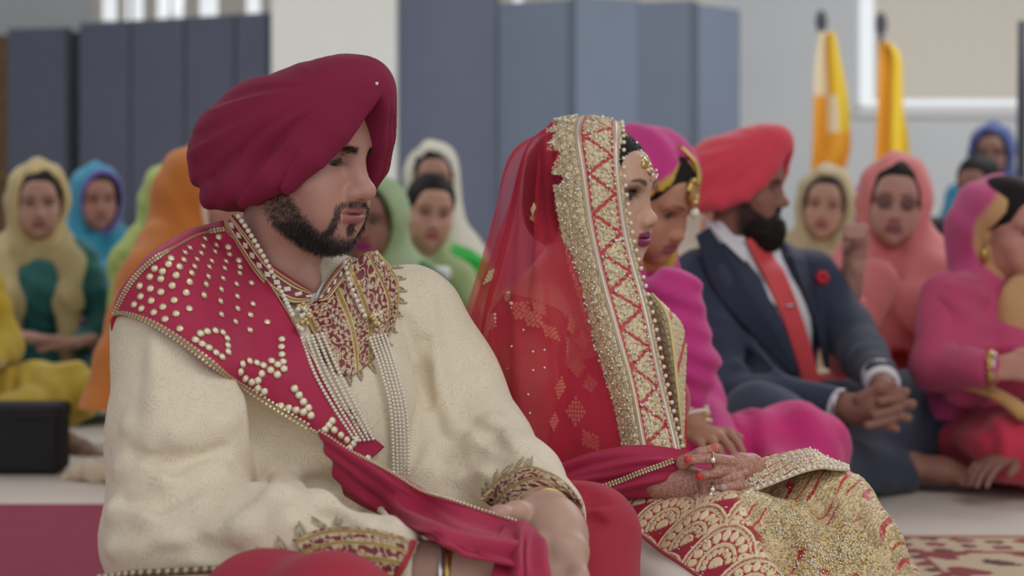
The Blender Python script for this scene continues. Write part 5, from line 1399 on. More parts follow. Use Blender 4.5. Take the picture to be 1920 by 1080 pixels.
class Guest:
    """seated guest; local frame x left, y forward, z up, origin on the floor under the hips"""
    def __init__(s, label, px, ey, Y, yaw, head_yaw=None, pitch=0, roll=0, tone=(176, 136, 116), lip=(140, 84, 86), kind='woman', scale=1.0, hfwd=.03, eye_z=None, gaze=(0, 0), hair=True, hscale=1.0):
        hy = yaw if head_yaw is None else head_yaw
        s.R = frame(yaw); s.HR = frame(hy, pitch, roll); s.H0 = W(px, ey, Y); s.sc = scale; s.hs = hscale
        s.O = A(s.H0[0], s.H0[1], 0)-s.R[:, 1]*hfwd; s.zs = s.H0[2]/.735 if eye_z is None else eye_z
        s.t = thing('person', s.O, label, 'person', 'guests seated on the floor'); s.body = []; s.links = []; s.xlinks = []; s.kind = kind
        hv, hf = head(kind, .0034); N = normals(hv, hf)
        s.tone = A(*srgb(*tone)); C = face_colour(hv, N, kind, s.tone, A(*srgb(*lip)))
        s.body.append((s.HM(hv), hf, C))
        for sg in (-1, 1):
            V, F, C = eye_mesh(gaze, sg*.032, 12); mk('eye', s.HM(V), F, M_EYE, s.t, col=C)
        if hair:
            f = SDF((-.11, -.14, -.13), (.11, .12, .16), .005)
            f.ell((0, -.012, .042), (.083, .113, .09), k=.01); f.ell((0, -.06, -.04), (.07, .07, .08), k=.04)
            f.ell((0, .095, -.014), (.062, .056, .072), k=.012, op='s'); V, F = f.mesh(1); mk('hair', s.HM(V), F, M_HAIR, s.t)
    def HM(s, V): return s.H0+np.asarray(V)@s.HR.T*s.hs
    def T(s, x, y, z): return s.O+s.R@A(x*s.sc, y*s.sc, z*s.zs)
    def M(s, V): V = np.asarray(V)*A(s.sc, s.sc, s.zs); return s.O+V@s.R.T
    def finish(s):
        nk = s.HM(A(0, -.035, -.25)[None])[0]
        V, F, C = weld(s.body, [[nk, s.T(0, -.02, .5), s.T(sg*.15, 0, .5), s.T(sg*.2, .06, .3), s.M(np.asarray(at)[None])[0]] for sg, at in s.links]+[[nk]+x for x in s.xlinks]); mk('body', V, F, M_BGSKIN, s.t, col=C)
    def hands(s, at=(0, .30, .25), tilt=-10, scale=1.0):
        V, F = clasped_hands(); a = math.radians(tilt); Rx = np.array([[1, 0, 0], [0, math.cos(a), -math.sin(a)], [0, math.sin(a), math.cos(a)]])
        s.body.append((s.M(V*scale@Rx.T+np.asarray(at)), F, s.tone*.95)); s.links += [(-1, np.asarray(at)+A(-.13, -.05, .02)*scale), (1, np.asarray(at)+A(.13, -.05, 0)*scale)]
    def tunic(s, col, hands=(0, .30, .25), h=.012, arms=True, name='tunic', short=False, m=None, left=True, right=True):
        f = SDF((-.36, -.28, .0), (.36, .46, .66), h)
        f.ell((0, -.02, .12), (.19, .16, .14), k=.05); f.ell((0, -.01, .3), (.145, .112, .2), k=.05); f.ell((0, .012, .43), (.155, .112, .14), k=.05)
        f.sym((.065, .085, .40), (.06, .055, .06), k=.04) if s.kind == 'woman' else None
        f.cap((-.14, -.015, .545), (.14, -.015, .545), .055, k=.04); f.cap((-.05, -.03, .575), (.05, -.03, .575), .055, k=.05)
        hx, hy, hz = hands
        for sg, on in ((-1, right), (1, left)):
            if not arms or not on: continue
            f.chain([(sg*.16, -.01, .53), (sg*.215, .06, .30)], [.058, .052], k=.03)
            f.chain([(sg*.215, .06, .295), (hx+sg*.105, hy-.055, hz+.012)], [.052, .034 if not short else .045], k=.03)
        f.ell((0, .12, .62), (.075, .11, .09), k=.02, op='s')
        P = f.pts(); f.D += (.006*noise(P, 16)+.004*np.sin(P[..., 2]*75+P[..., 0]*30+noise(P, 8)*5)).astype(f32)
        V, F = f.mesh(1); o = mk(name, s.M(V), F, m or cmat(srgb(*col)), s.t); s.tun = (s.M(V), F); s.tun_l = (V, F); return o
    def legs(s, col, name='trousers', h=.012, knees=((.235, .30), (-.235, .30)), m=None, kz=.15, kr=.095):
        f = SDF((-.5, -.25, .0), (.5, .62, .34), h)
        f.ell((0, -.01, .11), (.19, .17, .11), k=.05)
        for sg, (kx, ky) in zip((1, -1), knees):
            f.cap((sg*.1, .05, .12), (kx, ky, kz), .11, kr, k=.05); f.cap((kx, ky, kz-.03), (-sg*.08, .42, .075), kr*.85, .06, k=.05)
        f.cap((0, .1, .08), (0, .3, .08), .12, .1, k=.05)
        P = f.pts(); f.D += (.009*noise(P, 13)+.006*np.sin(P[..., 0]*60+P[..., 1]*45+noise(P, 7)*5)).astype(f32)
        V, F = f.mesh(1); o = mk(name, s.M(V), F, m or cmat(srgb(*col)), s.t); s.leg = (s.M(V), F); return o
    def veil(s, col, edge=None, band=None, h=.010, open_w=1.0, open_x=0.0, open_y=.0, open_z=0.0, back=0.0, drape=1.0, inner=None, hood=True, name='veil', wrap=True, alpha=None, fwd=0.0, tail=None):
        """hood over the head, falling to the shoulders; colours: cloth, a border near the opening"""
        hd = (s.H0-s.O)@s.R/A(s.sc, s.sc, s.zs)                       # head in local space
        HL = s.R.T@s.HR                                                # head axes in local space
        f = SDF((-.34, -.32, .18), (.34, .36, 1.02), h)
        c = hd+HL@A(0, -.018-back*.5, .038)
        if hood: f.ell(c, (.098, .122, .112), HL, k=.03)
        if not hood: f.cap(hd+HL@A(0, -.11, -.02), A(0, -.06, .5), .07, .15, k=.05)
        else: f.cap(hd+HL@A(0, -.03-back, -.02), hd*A(1, 1, 0)*.5+A(0, -.05, .52), .092, .15*drape, k=.08)
        f.cap(A(-.11, -.03, .53), A(.11, -.03, .53), .078*drape, k=.07)
        if wrap: f.ell(A(0, .015, .46), (.185*drape, .138, .13), k=.06)
        if tail:
            for a, b, r0, r1 in tail: f.cap(A(*a), A(*b), r0, r1, k=.05)
        P = f.pts()
        f.D += (.006*noise(P*A(1, 1, .5), 15)+.0045*np.sin(P[..., 0]*70+P[..., 1]*40+P[..., 2]*26+noise(P, 6)*5)).astype(f32)
        op_c = hd+HL@A(open_x, .10, -.008+open_z); op_r = A(.070*open_w, .125+open_y, .104)
        f.ell(op_c, op_r, HL, k=.02, op='s'); f.cap(hd+HL@A(0, .06, -.06), hd+HL@A(0, .12, -.2), .05*open_w, .045*open_w, k=.03, op='s')
        f.ell(hd+HL@A(0, .0, .012), (.080, .1, .108), HL, k=.01, op='s')
        V, F = f.mesh(1); C = np.ones((len(V), 3))*A(*srgb(*col))
        q = (V-op_c)@HL/op_r; dist = np.sqrt((q**2).sum(1))
        if edge is not None:
            w = band or .28; m = smoothstep(1+w, 1+w*.8, dist); C = C*(1-m[:, None])+A(*srgb(*edge))*m[:, None]
        if inner is not None:
            m = smoothstep(1.16, 1.1, dist); C = C*(1-m[:, None])+A(*srgb(*inner))*m[:, None]
        C *= (1+.06*noise(V, 22))[:, None]
        return mk(name, s.M(V), F, M_ATT, s.t, col=np.clip(C, 0, 1))
    def bangle(s, c, axis, r, w, m, name='bangle'):
        R = onb(axis); V, F = tube([c+R@A(math.cos(t)*r, math.sin(t)*r, 0) for t in np.linspace(0, 2*np.pi, 25)[:-1]], w, 6, closed=True); mk(name, V, F, m, s.t)

def build_crowd():
    p = W
    # --- left side
    g = Guest('woman in teal with a tan gold edged veil, leftmost face in the crowd', 72, 379, 6.3, 20, 16, 2, tone=(176, 134, 122)); g.tunic((34, 98, 96)); g.legs((32, 102, 104)); g.hands((.02, .33, .26))
    g.veil((176, 158, 112), (196, 172, 122), .5, open_w=1.12, open_x=.02, back=.02, wrap=False, drape=.85, tail=[((-.13, .05, .53), (-.11, .16, .40), .045, .045), ((-.11, .16, .40), (-.10, .17, .2), .045, .04), ((.12, .05, .53), (.085, .155, .40), .04, .04), ((.085, .155, .40), (.09, .17, .2), .04, .04)])
    g.bangle(g.T(-.1, .28, .27), g.R@A(1, .5, 0), .034, .006, M_GOLD); g.finish()
    g = Guest('woman in a turquoise veil with purple edge before the grey partition', 181, 374, 7.5, 25, 24, 0, tone=(158, 112, 98)); g.tunic((36, 60, 140)); g.legs((40, 124, 150)); g.hands()
    g.veil((36, 128, 156), (112, 84, 168), .34, inner=(40, 34, 70), open_w=1.1, open_x=.018, tail=[((-.10, .08, .5), (.06, .16, .38), .06, .06), ((.14, .0, .5), (.16, .12, .2), .06, .06)]); g.finish()
    g = Guest('woman in lime green, seated half hidden behind the orange veil', 330, 382, 6.2, 40, 40, 0); g.tunic((150, 168, 84)); g.legs((150, 168, 84)); g.hands(); g.veil((160, 176, 96), None, drape=1.15); g.finish()
    g = Guest('woman in an orange veil with cream edge, behind the groom\'s turban', 392, 374, 4.95, 62, 64, 4, tone=(166, 116, 96)); g.tunic((214, 120, 30)); g.legs((150, 140, 70)); g.hands()
    g.veil((196, 114, 40), (216, 200, 180), .34, back=.03, drape=1.25, tail=[((-.14, -.06, .48), (-.22, -.10, .12), .09, .12), ((0, -.12, .5), (-.05, -.2, .1), .1, .12)])
    V, F = foot(); g.body.append((W(182, 893, 4.72)+V*A(.62, .7, .8)@frame(150).T, F, A(*srgb(206, 186, 160)))); g.finish()
    g = Guest('person in yellow at the left edge, one knee behind the black bag', -135, 372, 5.35, 30, 30, 0); g.tunic((186, 158, 40)); g.legs((186, 158, 48), kz=.17, kr=.085, knees=((.40, .12), (-.30, .24))); g.hands()
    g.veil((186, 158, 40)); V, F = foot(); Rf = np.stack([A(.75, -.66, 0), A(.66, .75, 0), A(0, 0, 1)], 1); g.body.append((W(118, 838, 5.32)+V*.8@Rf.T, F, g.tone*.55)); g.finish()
    # --- between groom and bride
    g = Guest('woman in a white veil behind the woman in bright green', 812, 336, 7.0, 5, 5, 0, tone=(176, 132, 116), eye_z=1.0); g.tunic((204, 200, 188)); g.legs((200, 196, 186)); g.hands(); g.veil((204, 200, 184), None, open_w=1.05, drape=1.2, back=.02); g.finish()
    g = Guest('woman with plum lips in a green veil, beside the groom\'s nose', 694, 412, 5.3, -12, -8, 2, tone=(142, 100, 84), lip=(138, 30, 96)); g.tunic((60, 108, 60)); g.legs((62, 110, 62)); g.hands()
    g.veil((150, 172, 128), (92, 110, 66), .22, open_w=1.02); V, F = ball(g.HM(A(.0, .1, .058)[None])[0], (.013, .006, .016), g.HR); mk('forehead_pendant', V, F, M_PEARL, g.t); g.finish()
    g = Guest('woman in bright green with her hair drawn back, left of the red veil', 806, 398, 6.0, 14, 12, 2, -6, tone=(190, 146, 126), lip=(160, 92, 96)); g.tunic((44, 176, 60)); g.legs((40, 150, 60)); g.hands()
    g.veil((160, 178, 124), (150, 150, 116), .2, hood=False, drape=.6, wrap=False, tail=[((.10, .06, .5), (.16, .14, .3), .05, .06)])
    V, F = box((-.05, .1, .5), (.05, .14, .55), .012); mk('collar', g.M(V), F, M_WHITE, g.t); g.bangle(g.T(.1, .27, .27), g.R@A(1, .4, 0), .03, .006, M_GOLD); g.finish()
    # --- bowed woman in pink behind the bride
    g = Guest('woman in hot pink and gold with bowed head, behind the bride', 1214, 372, 3.85, 48, 50, 24, tone=(178, 128, 104), hfwd=.10, scale=1.05); pk = (196, 50, 128)
    g.tunic(pk, hands=(-.05, .30, .2)); g.legs((204, 44, 120), kz=.19, kr=.10, knees=((.30, .26), (-.34, .28)))
    g.veil(pk, (200, 168, 62), .32, open_w=1.0, open_z=-.012, back=.02, drape=1.1, tail=[((.07, .1, .5), (.03, .14, .3), .03, .025)])
    bs = A(0, .096, .056); n0 = nrm(A(.25, .9, .42)); Rt = onb(n0); c0 = g.HM((bs+n0*.006)[None])[0]
    V, F = tube(g.HM(crom(np.array([A(.0, .03, .134), A(.02, .075, .108), A(.02, .095, .07)]), 12)), .006, 6); tk = mk('forehead_pendant', V, F, M_GOLD, g.t)
    V, F = tube([c0+g.HR@Rt@A(math.cos(t)*.022, math.sin(t)*.024, 0) for t in np.linspace(0, 2*np.pi, 25)[:-1]], .007, 8, closed=True); mk('pendant_ring', V, F, M_GOLD, tk)
    V, F = ball(c0+g.HR@Rt@A(0, -.044, 0), .011); mk('pendant_pearl', V, F, M_PEARL, tk)
    V, F = one_hand(); d = nrm(p(1368, 832, 3.45)-p(1296, 806, 3.6)); Rh = np.stack([d, np.cross(A(0, -.5, .86), d), A(0, 0, 0)], 1); Rh[:, 1] = nrm(Rh[:, 1]); Rh[:, 2] = np.cross(Rh[:, 0], Rh[:, 1])
    g.body.append((p(1308, 812, 3.55)+V*.95@Rh.T, F, g.tone*.92))
    s = SDF((.2, 3.35, .2), (.52, 3.85, .68), .006); s.chain([p(1262, 560, 3.62), p(1288, 690, 3.6), p(1290, 770, 3.58)], [.062, .058, .036], k=.03); P = s.pts(); s.D += (.007*noise(P*A(1, 1, 1.6), 18)+.004*np.sin(P[..., 2]*130+P[..., 0]*50)).astype(f32); V, F = s.mesh(1); mk('sleeve', V, F, cmat(srgb(*pk)), g.t)
    s = SDF((.3, 3.4, .2), (.5, 3.75, .4), .006); s.cap(p(1290, 760, 3.58), p(1306, 810, 3.56), .03, .028); V, F = s.mesh(1); g.body.append((V, F, g.tone*.95))
    g.xlinks = [[p(1262, 560, 3.62), p(1288, 690, 3.6), p(1290, 765, 3.58)], [p(1262, 560, 3.62), p(1288, 690, 3.6), p(1306, 806, 3.56)]]
    for i, (m, r) in enumerate(((M_GOLD, .036), (M_PEARL, .036), (M_PEARL, .036), (M_GOLD, .0355), (M_PEARL, .035))): g.bangle(p(1291+i*2.4, 766+i*8.5, 3.58), d*.4+A(.1, 0, -.8), r, .0045, m)
    g.finish()
    # --- small faces behind the suited man
    g = Guest('guest with an orange scarf, half seen between pink veil and coral turban', 1300, 410, 6.2, 70, 70, 0, tone=(196, 140, 120)); g.tunic((206, 110, 80)); g.legs((206, 110, 80)); g.hands(); g.veil((214, 204, 190), (214, 120, 60), .3, back=.02, wrap=False); g.finish()
    g = Guest('woman in a tan veil below the left saffron flag', 1548, 384, 6.6, -8, -14, 0, -6, tone=(178, 138, 118)); g.tunic((206, 192, 164)); g.legs((200, 186, 160)); g.hands(); g.veil((178, 160, 124), (120, 104, 78), .22, open_w=1.02); g.finish()
    g = Guest('woman in a purple veil mostly hidden by the salmon veil', 1636, 398, 7.7, -10, -10, 0); g.tunic((132, 70, 160)); g.legs((120, 60, 150)); g.hands(); g.veil((140, 76, 172), None); g.finish()
    # salmon veil, glasses, raised hand
    g = Guest('woman in a salmon pink veil with shade painted on her glasses, one hand raised', 1678, 380, 5.35, -14, -10, 0, -5, tone=(182, 138, 124), hscale=1.04); g.tunic((204, 96, 96), right=False); g.legs((190, 60, 84)); sal = (210, 118, 116)
    g.veil(sal, (226, 140, 138), .3, open_w=.98, drape=1.15, back=.01, tail=[((.1, .05, .5), (-.05, .17, .36), .08, .08), ((-.12, .06, .5), (.08, .17, .4), .07, .08), ((.1, .1, .4), (.16, .16, .25), .09, .1)])
    M_LENS_SHADE = mat('eye_shade_lens', srgb(112, 88, 86), rough=.6, spec=.1)  # lens colour holds the painted shade of the eye sockets
    for sg in (-1, 1):
        V, F = ball(g.HM(A(sg*.032, .098, -.003)[None])[0], (.021, .004, .015), g.HR, 14, 8); mk('lens', V, F, M_LENS_SHADE, g.t)
        V, F = tube(g.HM(np.array([A(sg*.055, .095, .002), A(sg*.075, .03, .004), A(sg*.078, -.01, 0)])), .0022, 6); mk('temple', V, F, M_BLACK, g.t)
    s = SDF((.74, 4.6, .30), (1.06, 5.1, .74), .0055)
    s.chain([p(1580, 640, 4.95), p(1592, 555, 4.9), p(1602, 485, 4.86)], [.050, .042, .033], k=.02); f_, ff = s.mesh(1); 
    s = SDF((.80, 4.6, .40), (1.02, 5.05, .74), .0042)
    s.chain([p(1594, 545, 4.88), p(1602, 478, 4.85), p(1604, 452, 4.84)], [.034, .028, .036], k=.02)
    for i in range(4): s.chain([p(1618-i*10, 440, 4.83), p(1622-i*11, 428, 4.80), p(1616-i*9, 444, 4.78)], [.011, .0105, .009], k=.006)
    s.chain([p(1590, 466, 4.82), p(1604, 452, 4.79), p(1614, 450, 4.785)], [.013, .011, .009], k=.006)
    v2, f2 = s.mesh(1); g.body.append((v2, f2, g.tone*.9)); g.xlinks = [[p(1640, 530, 5.2), p(1590, 640, 5.05), p(1594, 580, 4.93), p(1602, 480, 4.85)]]
    s = SDF((.74, 4.7, .25), (1.12, 5.3, .66), .007); s.chain([p(1640, 530, 5.2), p(1580, 660, 5.05)], [.07, .06], k=.03); s.cap(p(1580, 660, 5.03), p(1594, 575, 4.92), .055, .045, k=.03); V, F = s.mesh(1); mk('sleeve', V, F, cmat(srgb(*sal)), g.t); g.finish()
    # far right, up on a seat
    g = Guest('woman in a dark blue headscarf, highest face at the far right', 1860, 288, 8.6, -20, -20, 0, tone=(132, 96, 84), eye_z=1.0); g.O = A(g.H0[0], g.H0[1], .24); g.zs = 1.0; g.tunic((40, 120, 150)); g.legs((36, 60, 110)); g.hands(); g.veil((52, 66, 120), (40, 44, 84), .2, drape=.9, wrap=False); g.finish()
    seat = thing('low_stool', (g.H0[0], g.H0[1], 0), 'plain low stool under the woman in the dark blue headscarf', 'stool')
    V, F = box((g.H0[0]-.2, g.H0[1]-.18, .19), (g.H0[0]+.2, g.H0[1]+.18, .235), .01); mk('seat', V, F, M_WOOD, seat, smooth=False)
    for a in (-1, 1):
        for b in (-1, 1): bx('leg', (g.H0[0]+a*.16-.02, g.H0[1]+b*.14-.02, 0), (g.H0[0]+a*.16+.02, g.H0[1]+b*.14+.02, .195), M_WOOD, seat)
    g = Guest('dark haired guest in black, below the dark blue headscarf', 1834, 352, 7.2, -30, -34, 4, tone=(138, 98, 86)); g.tunic((26, 24, 28)); g.legs((40, 38, 44)); g.hands()
    V, F = ball(g.T(-.19, .02, .56), (.13, .1, .075), g.R, 14, 9); mk('shawl', V, F, M_BLACK, g.t); g.finish()
    # --- magenta woman at the right edge
    g = Guest('woman in a magenta veil with gold border and earring at the right edge', 1893, 428, 4.75, 40, 30, 6, tone=(190, 136, 120), lip=(150, 50, 100), scale=1.08, hscale=1.06); mg = (194, 70, 112)
    g.tunic(mg, hands=(-.06, .30, .30)); g.legs((204, 50, 78), kz=.15, kr=.095, knees=((.26, .20), (-.21, .20)))
    g.veil((188, 70, 122), (196, 152, 104), .5, open_w=1.14, open_y=.05, back=.04, drape=.62, wrap=False, tail=[((-.12, -.02, .52), (-.16, -.05, .2), .05, .045)])
    s = SDF((1.0, 4.0, .3), (1.4, 4.5, .66), .006); V, F = ball(g.T(.0, .08, .47), (.12, .06, .13), g.R, 20, 12); mk('gold_yoke', V, F, cmat(srgb(196, 152, 104)), g.t)
    V, F = tube(g.HM(np.array([A(-.079, .0, -.04), A(-.082, .004, -.06), A(-.083, .006, -.085)])), np.array([.004, .010, .006]), 8); mk('earring', V, F, M_GOLD, g.t)
    V, F = one_hand(); d = nrm(A(.75, -.3, .0)); Rh = np.stack([d, A(.2, .6, .75), A(0, 0, 0)], 1); Rh[:, 1] = nrm(Rh[:, 1]-d*np.dot(Rh[:, 1], d)); Rh[:, 2] = np.cross(d, Rh[:, 1])
    g.body.append((p(1882, 690, 4.4)+V@Rh.T, F, g.tone)); g.bangle(p(1858, 690, 4.4), d, .038, .008, M_GOLD); g.bangle(p(1866, 690, 4.4), d, .037, .004, mat('silver_band', srgb(210, 205, 205), rough=.2, metal=.9))
    s = SDF((.9, 4.2, .25), (1.5, 4.95, .64), .007); s.chain([p(1775, 560, 4.7), p(1756, 690, 4.6), p(1850, 692, 4.42)], [.07, .064, .045], k=.03); s.D += (.004*noise(s.pts(), 16)).astype(f32); V, F = s.mesh(1); mk('sleeve', V, F, cmat(srgb(*mg)), g.t)
    V, F = one_hand(); Rh = np.stack([A(-.78, -.58, -.22), A(.58, -.78, 0), A(0, 0, 0)], 1); Rh[:, 0] = nrm(Rh[:, 0]); Rh[:, 1] = nrm(Rh[:, 1]-Rh[:, 0]*np.dot(Rh[:, 0], Rh[:, 1])); Rh[:, 2] = np.cross(Rh[:, 0], Rh[:, 1])
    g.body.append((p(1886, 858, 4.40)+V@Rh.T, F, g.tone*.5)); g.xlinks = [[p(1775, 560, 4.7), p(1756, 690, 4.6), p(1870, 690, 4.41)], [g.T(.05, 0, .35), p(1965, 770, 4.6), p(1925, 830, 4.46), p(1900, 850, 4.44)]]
    s = SDF((1.05, 4.2, .02), (1.6, 4.9, .5), .007); s.chain([g.T(.16, 0, .45), p(1965, 770, 4.6), p(1925, 830, 4.46), p(1884, 850, 4.42)], [.06, .055, .048, .04], k=.03); s.D += (.005*noise(s.pts(), 16)).astype(f32); V, F = s.mesh(1); mk('sleeve', V, F, cmat(srgb(*mg)), g.t)
    s = SDF((.9, 3.8, .0), (1.4, 4.4, .35), .008); s.chain([p(1795, 760, 4.4), p(1850, 740, 4.3), p(1925, 800, 4.15)], [.07, .08, .09], k=.03); V, F = s.mesh(1); 
    gold = [(1790, 716), (1840, 728), (1890, 752), (1925, 780)]; V, F = tube(crom(np.array([p(x, y, 4.52-.05*i) for i, (x, y) in enumerate(gold)]), 24), .03, 10, flat=(1, .5)); mk('gold_scarf_end', V, F, cmat(srgb(198, 150, 92)), g.t); g.finish()
    build_suited_man()

def build_suited_man():
    p = W
    t = thing('person', W(1430, 905, 4.6)*A(1, 1, 0), 'bearded man in a navy suit and coral turban, hands clasped on his lap', 'person', 'guests seated on the floor')
    H0 = p(1392, 346, 4.72); HR = frame(70, 4); HM = lambda V: H0+np.asarray(V)@HR.T
    R = frame(46); O = A(H0[0]+.045, 4.74, 0); T = lambda l, f, z: O+R@A(l, f, z)
    hv, hf = head('man', .003); N = normals(hv, hf); tone = A(*srgb(140, 98, 84))
    C = face_colour(hv, N, 'man', tone, A(*srgb(134, 84, 84))); x, y, z = hv.T
    top = np.interp(y, [-.02, .02, .045, .06, .075, .085], [.03, -.01, -.05, -.062, -.072, -.08]); m = smoothstep(0, .012, top-z)*smoothstep(-.01, .02, y)*smoothstep(-.15, -.12, z)
    C = C*(1-.9*m[:, None])+A(.012, .01, .01)*.9*m[:, None]; parts = [(HM(hv), hf, C)]
    # clasped hands, fingers interlaced
    hs = SDF((.72, 4.0, .18), (1.02, 4.55, .42), .0036); q = lambda x, y, Y=4.30: p(x, y, Y)
    hs.chain([q(1555, 760, 4.36), q(1598, 768, 4.32), q(1640, 768, 4.29)], [.032, .034, .046], k=.02); hs.chain([q(1650, 712, 4.42), q(1660, 738, 4.36), q(1662, 760, 4.32)], [.03, .032, .036], k=.02)
    for (a, b, r) in (((1650, 738), (1698, 735), .0115), ((1662, 756), (1710, 758), .012), ((1660, 776), (1702, 783), .0115), ((1650, 794), (1680, 804), .0105)): hs.chain([q(*a, 4.265), q(*b, 4.25)], [r*1.1, r], k=.005)
    for (a, b, r) in (((1690, 745), (1650, 752), .011), ((1685, 765), (1640, 778), .0115), ((1672, 786), (1626, 798), .011)): hs.chain([q(*a, 4.25), q(*b, 4.235)], [r, r*.95], k=.005)
    hs.chain([q(1612, 748, 4.28), q(1650, 728, 4.26), q(1674, 722, 4.255)], [.016, .013, .011], k=.008)
    v, f = hs.mesh(1); parts.append((v, f, tone*1.04*(1+.05*noise(v, 60))[:, None]))
    # bare foot
    V, F = foot(); d = nrm(p(1846, 893, 4.54)-p(1700, 892, 4.60)); Rf = np.stack([d, nrm(np.cross(A(0, -.35, .94), d)), A(0, 0, 0)], 1); Rf[:, 2] = np.cross(Rf[:, 0], Rf[:, 1])
    V = V*A(1, 1, 1); base = p(1688, 884, 4.58); base[2] = .045; parts.append((base+V@Rf.T, F, tone*1.08))
    V, F, C = weld(parts, [[HM(A(0, -.035, -.24)[None])[0], T(0, 0, .5), T(-.16, 0, .5), p(1350, 748, 4.49), q(1555, 760, 4.36)], [HM(A(0, -.035, -.24)[None])[0], T(0, 0, .4), T(.05, 0, .15), p(1500, 850, 4.3), base+Rf@A(-.08, 0, .02)]])
    mk('body', V, F, M_BGSKIN, t, col=C)
    for sg in (-1, 1):
        V, F, C = eye_mesh((0, 0), sg*.032, 12); mk('eye', HM(V), F, M_EYE, t, col=C)
    s = SDF((-.09, .0, -.19), (.09, .14, -.03), .003)
    s.ell((0, .055, -.105), (.058, .062, .062), k=.02); s.ell((0, .08, -.13), (.04, .035, .04), k=.03); s.ell((0, .098, -.058), (.032, .012, .007), k=.01); s.ell((0, .06, -.03), (.052, .06, .036), k=.015, op='s'); s.ell((0, .115, -.07), (.02, .02, .009), k=.006, op='s')
    s.D += (.003*noise(s.pts(), 90)).astype(f32); V, F = s.mesh(1); mk('beard', HM(V), F, M_HAIR, t)
    M_CT = mat('coral_turban_cotton', srgb(214, 62, 80), rough=.85, sheen=.3, bump=('noise', 500, .12, .001), vary=.05)
    build_turban(t, lambda V: HM(np.asarray(V)*A(1.06, 1.05, 1.12)+A(0, -.018, .008)), None, m=M_CT, h=.0045, pin=False, amp=.8, fold_seed=1.3)
    # shirt then jacket with an open front
    M_SH = mat('white_shirt', srgb(222, 220, 224), rough=.8)
    def torso(s, grow, arms):
        s.ell(T(0, 0, .22), A(.165, .13, .22)+grow, R, k=.05); s.ell(T(0, .0, .42), A(.175, .125, .15)+grow, R, k=.06)
        s.cap(T(-.165, -.02, .525), T(.165, -.02, .525), .058+grow, k=.05); s.cap(T(-.05, -.035, .58), T(.05, -.035, .58), .06+grow, k=.06)
    s = SDF((.2, 4.4, .0), (1.1, 5.05, .68), .009); torso(s, 0.0, False); s.cap(T(-.03, -.03, .56), HM(A(0, -.03, -.125)[None])[0], .064, .062, k=.03); V, F = s.mesh(1); mk('shirt', V, F, M_SH, t); shirt = (V, F)
    s = SDF((.25, 3.95, .0), (1.2, 5.1, .68), .0075); torso(s, .014, True)
    s.cap(T(0, -.05, .58), T(0, -.05, .60), .075, k=.03); s.cap(T(.03, -.03, .60), T(.15, -.02, .55), .055, k=.04)
    s.chain([p(1312, 520, 4.62), p(1330, 640, 4.58), p(1350, 745, 4.5)], [.075, .075, .07], k=.03); s.chain([p(1350, 748, 4.49), p(1460, 752, 4.42), p(1552, 757, 4.36)], [.075, .060, .046], k=.03)
    s.chain([p(1525, 520, 4.86), p(1590, 620, 4.78), p(1620, 668, 4.66)], [.07, .066, .06], k=.03); s.chain([p(1620, 668, 4.66), p(1652, 708, 4.44)], [.06, .045], k=.03)
    # V opening down the front
    V_ = crom(np.array([(1412, 452), (1446, 500), (1474, 560), (1500, 630), (1524, 700)], float), 12); hp = [s.hit(x, y, 3.8, 6) for x, y in V_]
    V_ = crom(np.array([(1452, 470), (1492, 540), (1522, 620), (1545, 700)], float), 10); hp += [s.hit(x, y, 3.8, 6) for x, y in V_]
    for i, c in enumerate(hp):
        if c is not None: s.ell(c, (.05-.0022*(i % 12), .045, .05), frame(46), k=.006, op='s')
    s.cap(T(0, .05, .62), T(0, .0, .64), .062, k=.01, op='s')
    P = s.pts(); s.D += (.005*noise(P, 14)+.003*noise(P, 30)).astype(f32)
    for path in ([(1330, 700), (1380, 690), (1430, 700)], [(1345, 600), (1400, 640), (1460, 700)]): s.fold(path, .014, .02, 'u', -.006)
    jk = s.mesh(1); M_N = mat('navy_wool', srgb(44, 52, 74), rough=.85, sheen=.15, bump=('noise', 300, .2, .002), vary=.06); jo = mk('jacket', *jk, M_N, t)
    cj = Caster([jk]); cs = Caster([shirt, jk])
    # lapels
    for L, Rr in (([(1330, 425), (1378, 500), (1440, 600), (1498, 700)], [(1308, 440), (1340, 540), (1404, 620), (1490, 704)]), ([(1484, 480), (1506, 540), (1530, 610), (1550, 690)], [(1506, 486), (1532, 550), (1550, 614), (1556, 690)])):
        S = sheet(np.swapaxes(cj.grid(np.array([L, Rr], float), .010), 0, 1), 40, 10); V, F = solid_sheet(S, .006); mk('lapel', V, F, mat('navy_lapel', srgb(36, 42, 62), rough=.85), jo)
    # tie
    ct = Caster([shirt])
    G = np.array([[(1398, 448), (1440, 440)], [(1418, 486), (1450, 478)], [(1436, 520), (1474, 516)], [(1474, 610), (1508, 606)], [(1506, 720), (1540, 720)]], float)
    S = sheet(ct.grid(G, .014), 60, 12); V, F = solid_sheet(S, .006); mk('tie', V, F, mat('coral_tie', srgb(204, 66, 72), rough=.6), t)
    c, n = Caster([(V, F)])(1478, 574, .004); V, F = box((-.016, -.003, -.003), (.016, .003, .003)); mk('tie_clip', c+V, F, M_SILV(), t)
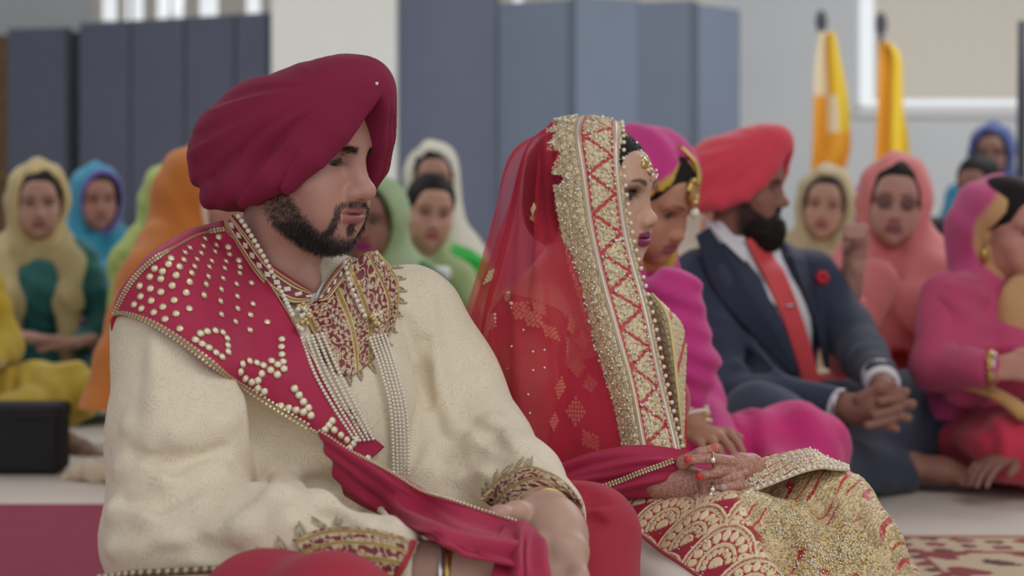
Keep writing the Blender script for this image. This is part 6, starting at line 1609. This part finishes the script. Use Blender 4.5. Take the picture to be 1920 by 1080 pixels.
    G = np.array([[(1318, 408), (1372, 448), (1400, 462)], [(1326, 428), (1376, 470), (1398, 490)]], float); S = sheet(cs.grid(G, .012), 16, 30); V, F = solid_sheet(S, .005); mk('shirt_collar', V, F, M_SH, t)
    # pocket flower, cuffs
    c, n = cj(1541, 522, .006); parts = [(*ball(c+A(math.cos(a)*.011, -.003, math.sin(a)*.011), .009, None, 8, 6), 1) for a in np.linspace(0, 6.28, 7)[:-1]]; V, F, _ = join(parts); mk('pocket_flower', V, F, mat('red_flower', srgb(206, 40, 60), rough=.6), t)
    for a, b in ((p(1549, 757, 4.365), p(1573, 763, 4.345)), (p(1646, 702, 4.46), p(1656, 722, 4.41))):
        V, F = tube(np.array([a, b]), .0435, 18); mk('shirt_cuff', V, F, M_SH, t)
    V, F = tube([p(1578, 763, 4.335)+onb(p(1598, 768, 4.32)-p(1555, 760, 4.36))@A(math.cos(a)*.041, math.sin(a)*.041, 0) for a in np.linspace(0, 6.28, 25)[:-1]], .004, 6, closed=True); mk('steel_bangle', V, F, M_SILV(), t)
    # trousers
    s = SDF((.3, 3.9, .0), (1.4, 5.1, .38), .008)
    s.ell(T(0, 0, .11), (.2, .18, .11), R, k=.05)
    s.chain([T(.1, .06, .13), p(1700, 782, 4.86), p(1726, 794, 4.81)], [.12, .118, .113], k=.04); s.cap(p(1722, 806, 4.78), p(1560, 880, 4.44), .10, .07, k=.05)
    s.chain([T(-.1, .06, .13), p(1430, 800, 4.36), p(1500, 830, 4.25)], [.12, .10, .09], k=.04); s.cap(p(1500, 850, 4.25), p(1690, 893, 4.56), .082, .05, k=.04); s.cap(p(1420, 850, 4.3), p(1540, 880, 4.2), .08, .07, k=.04)
    s.D += (.005*noise(s.pts(), 14)).astype(f32); V, F = s.mesh(1); V[:, 2] = np.maximum(V[:, 2], .002); mk('trousers', V, F, M_N, t)
_SV = []
def M_SILV():
    if not _SV: _SV.append(mat('silver_metal', srgb(206, 204, 206), rough=.25, metal=.9))
    return _SV[0]

# ------------------------------------------------------------------ put it all together
if want('room'): build_room(); build_flags()
if want('groom'): build_groom()
if want('bride'): build_bride()
if want('crowd'): build_crowd()
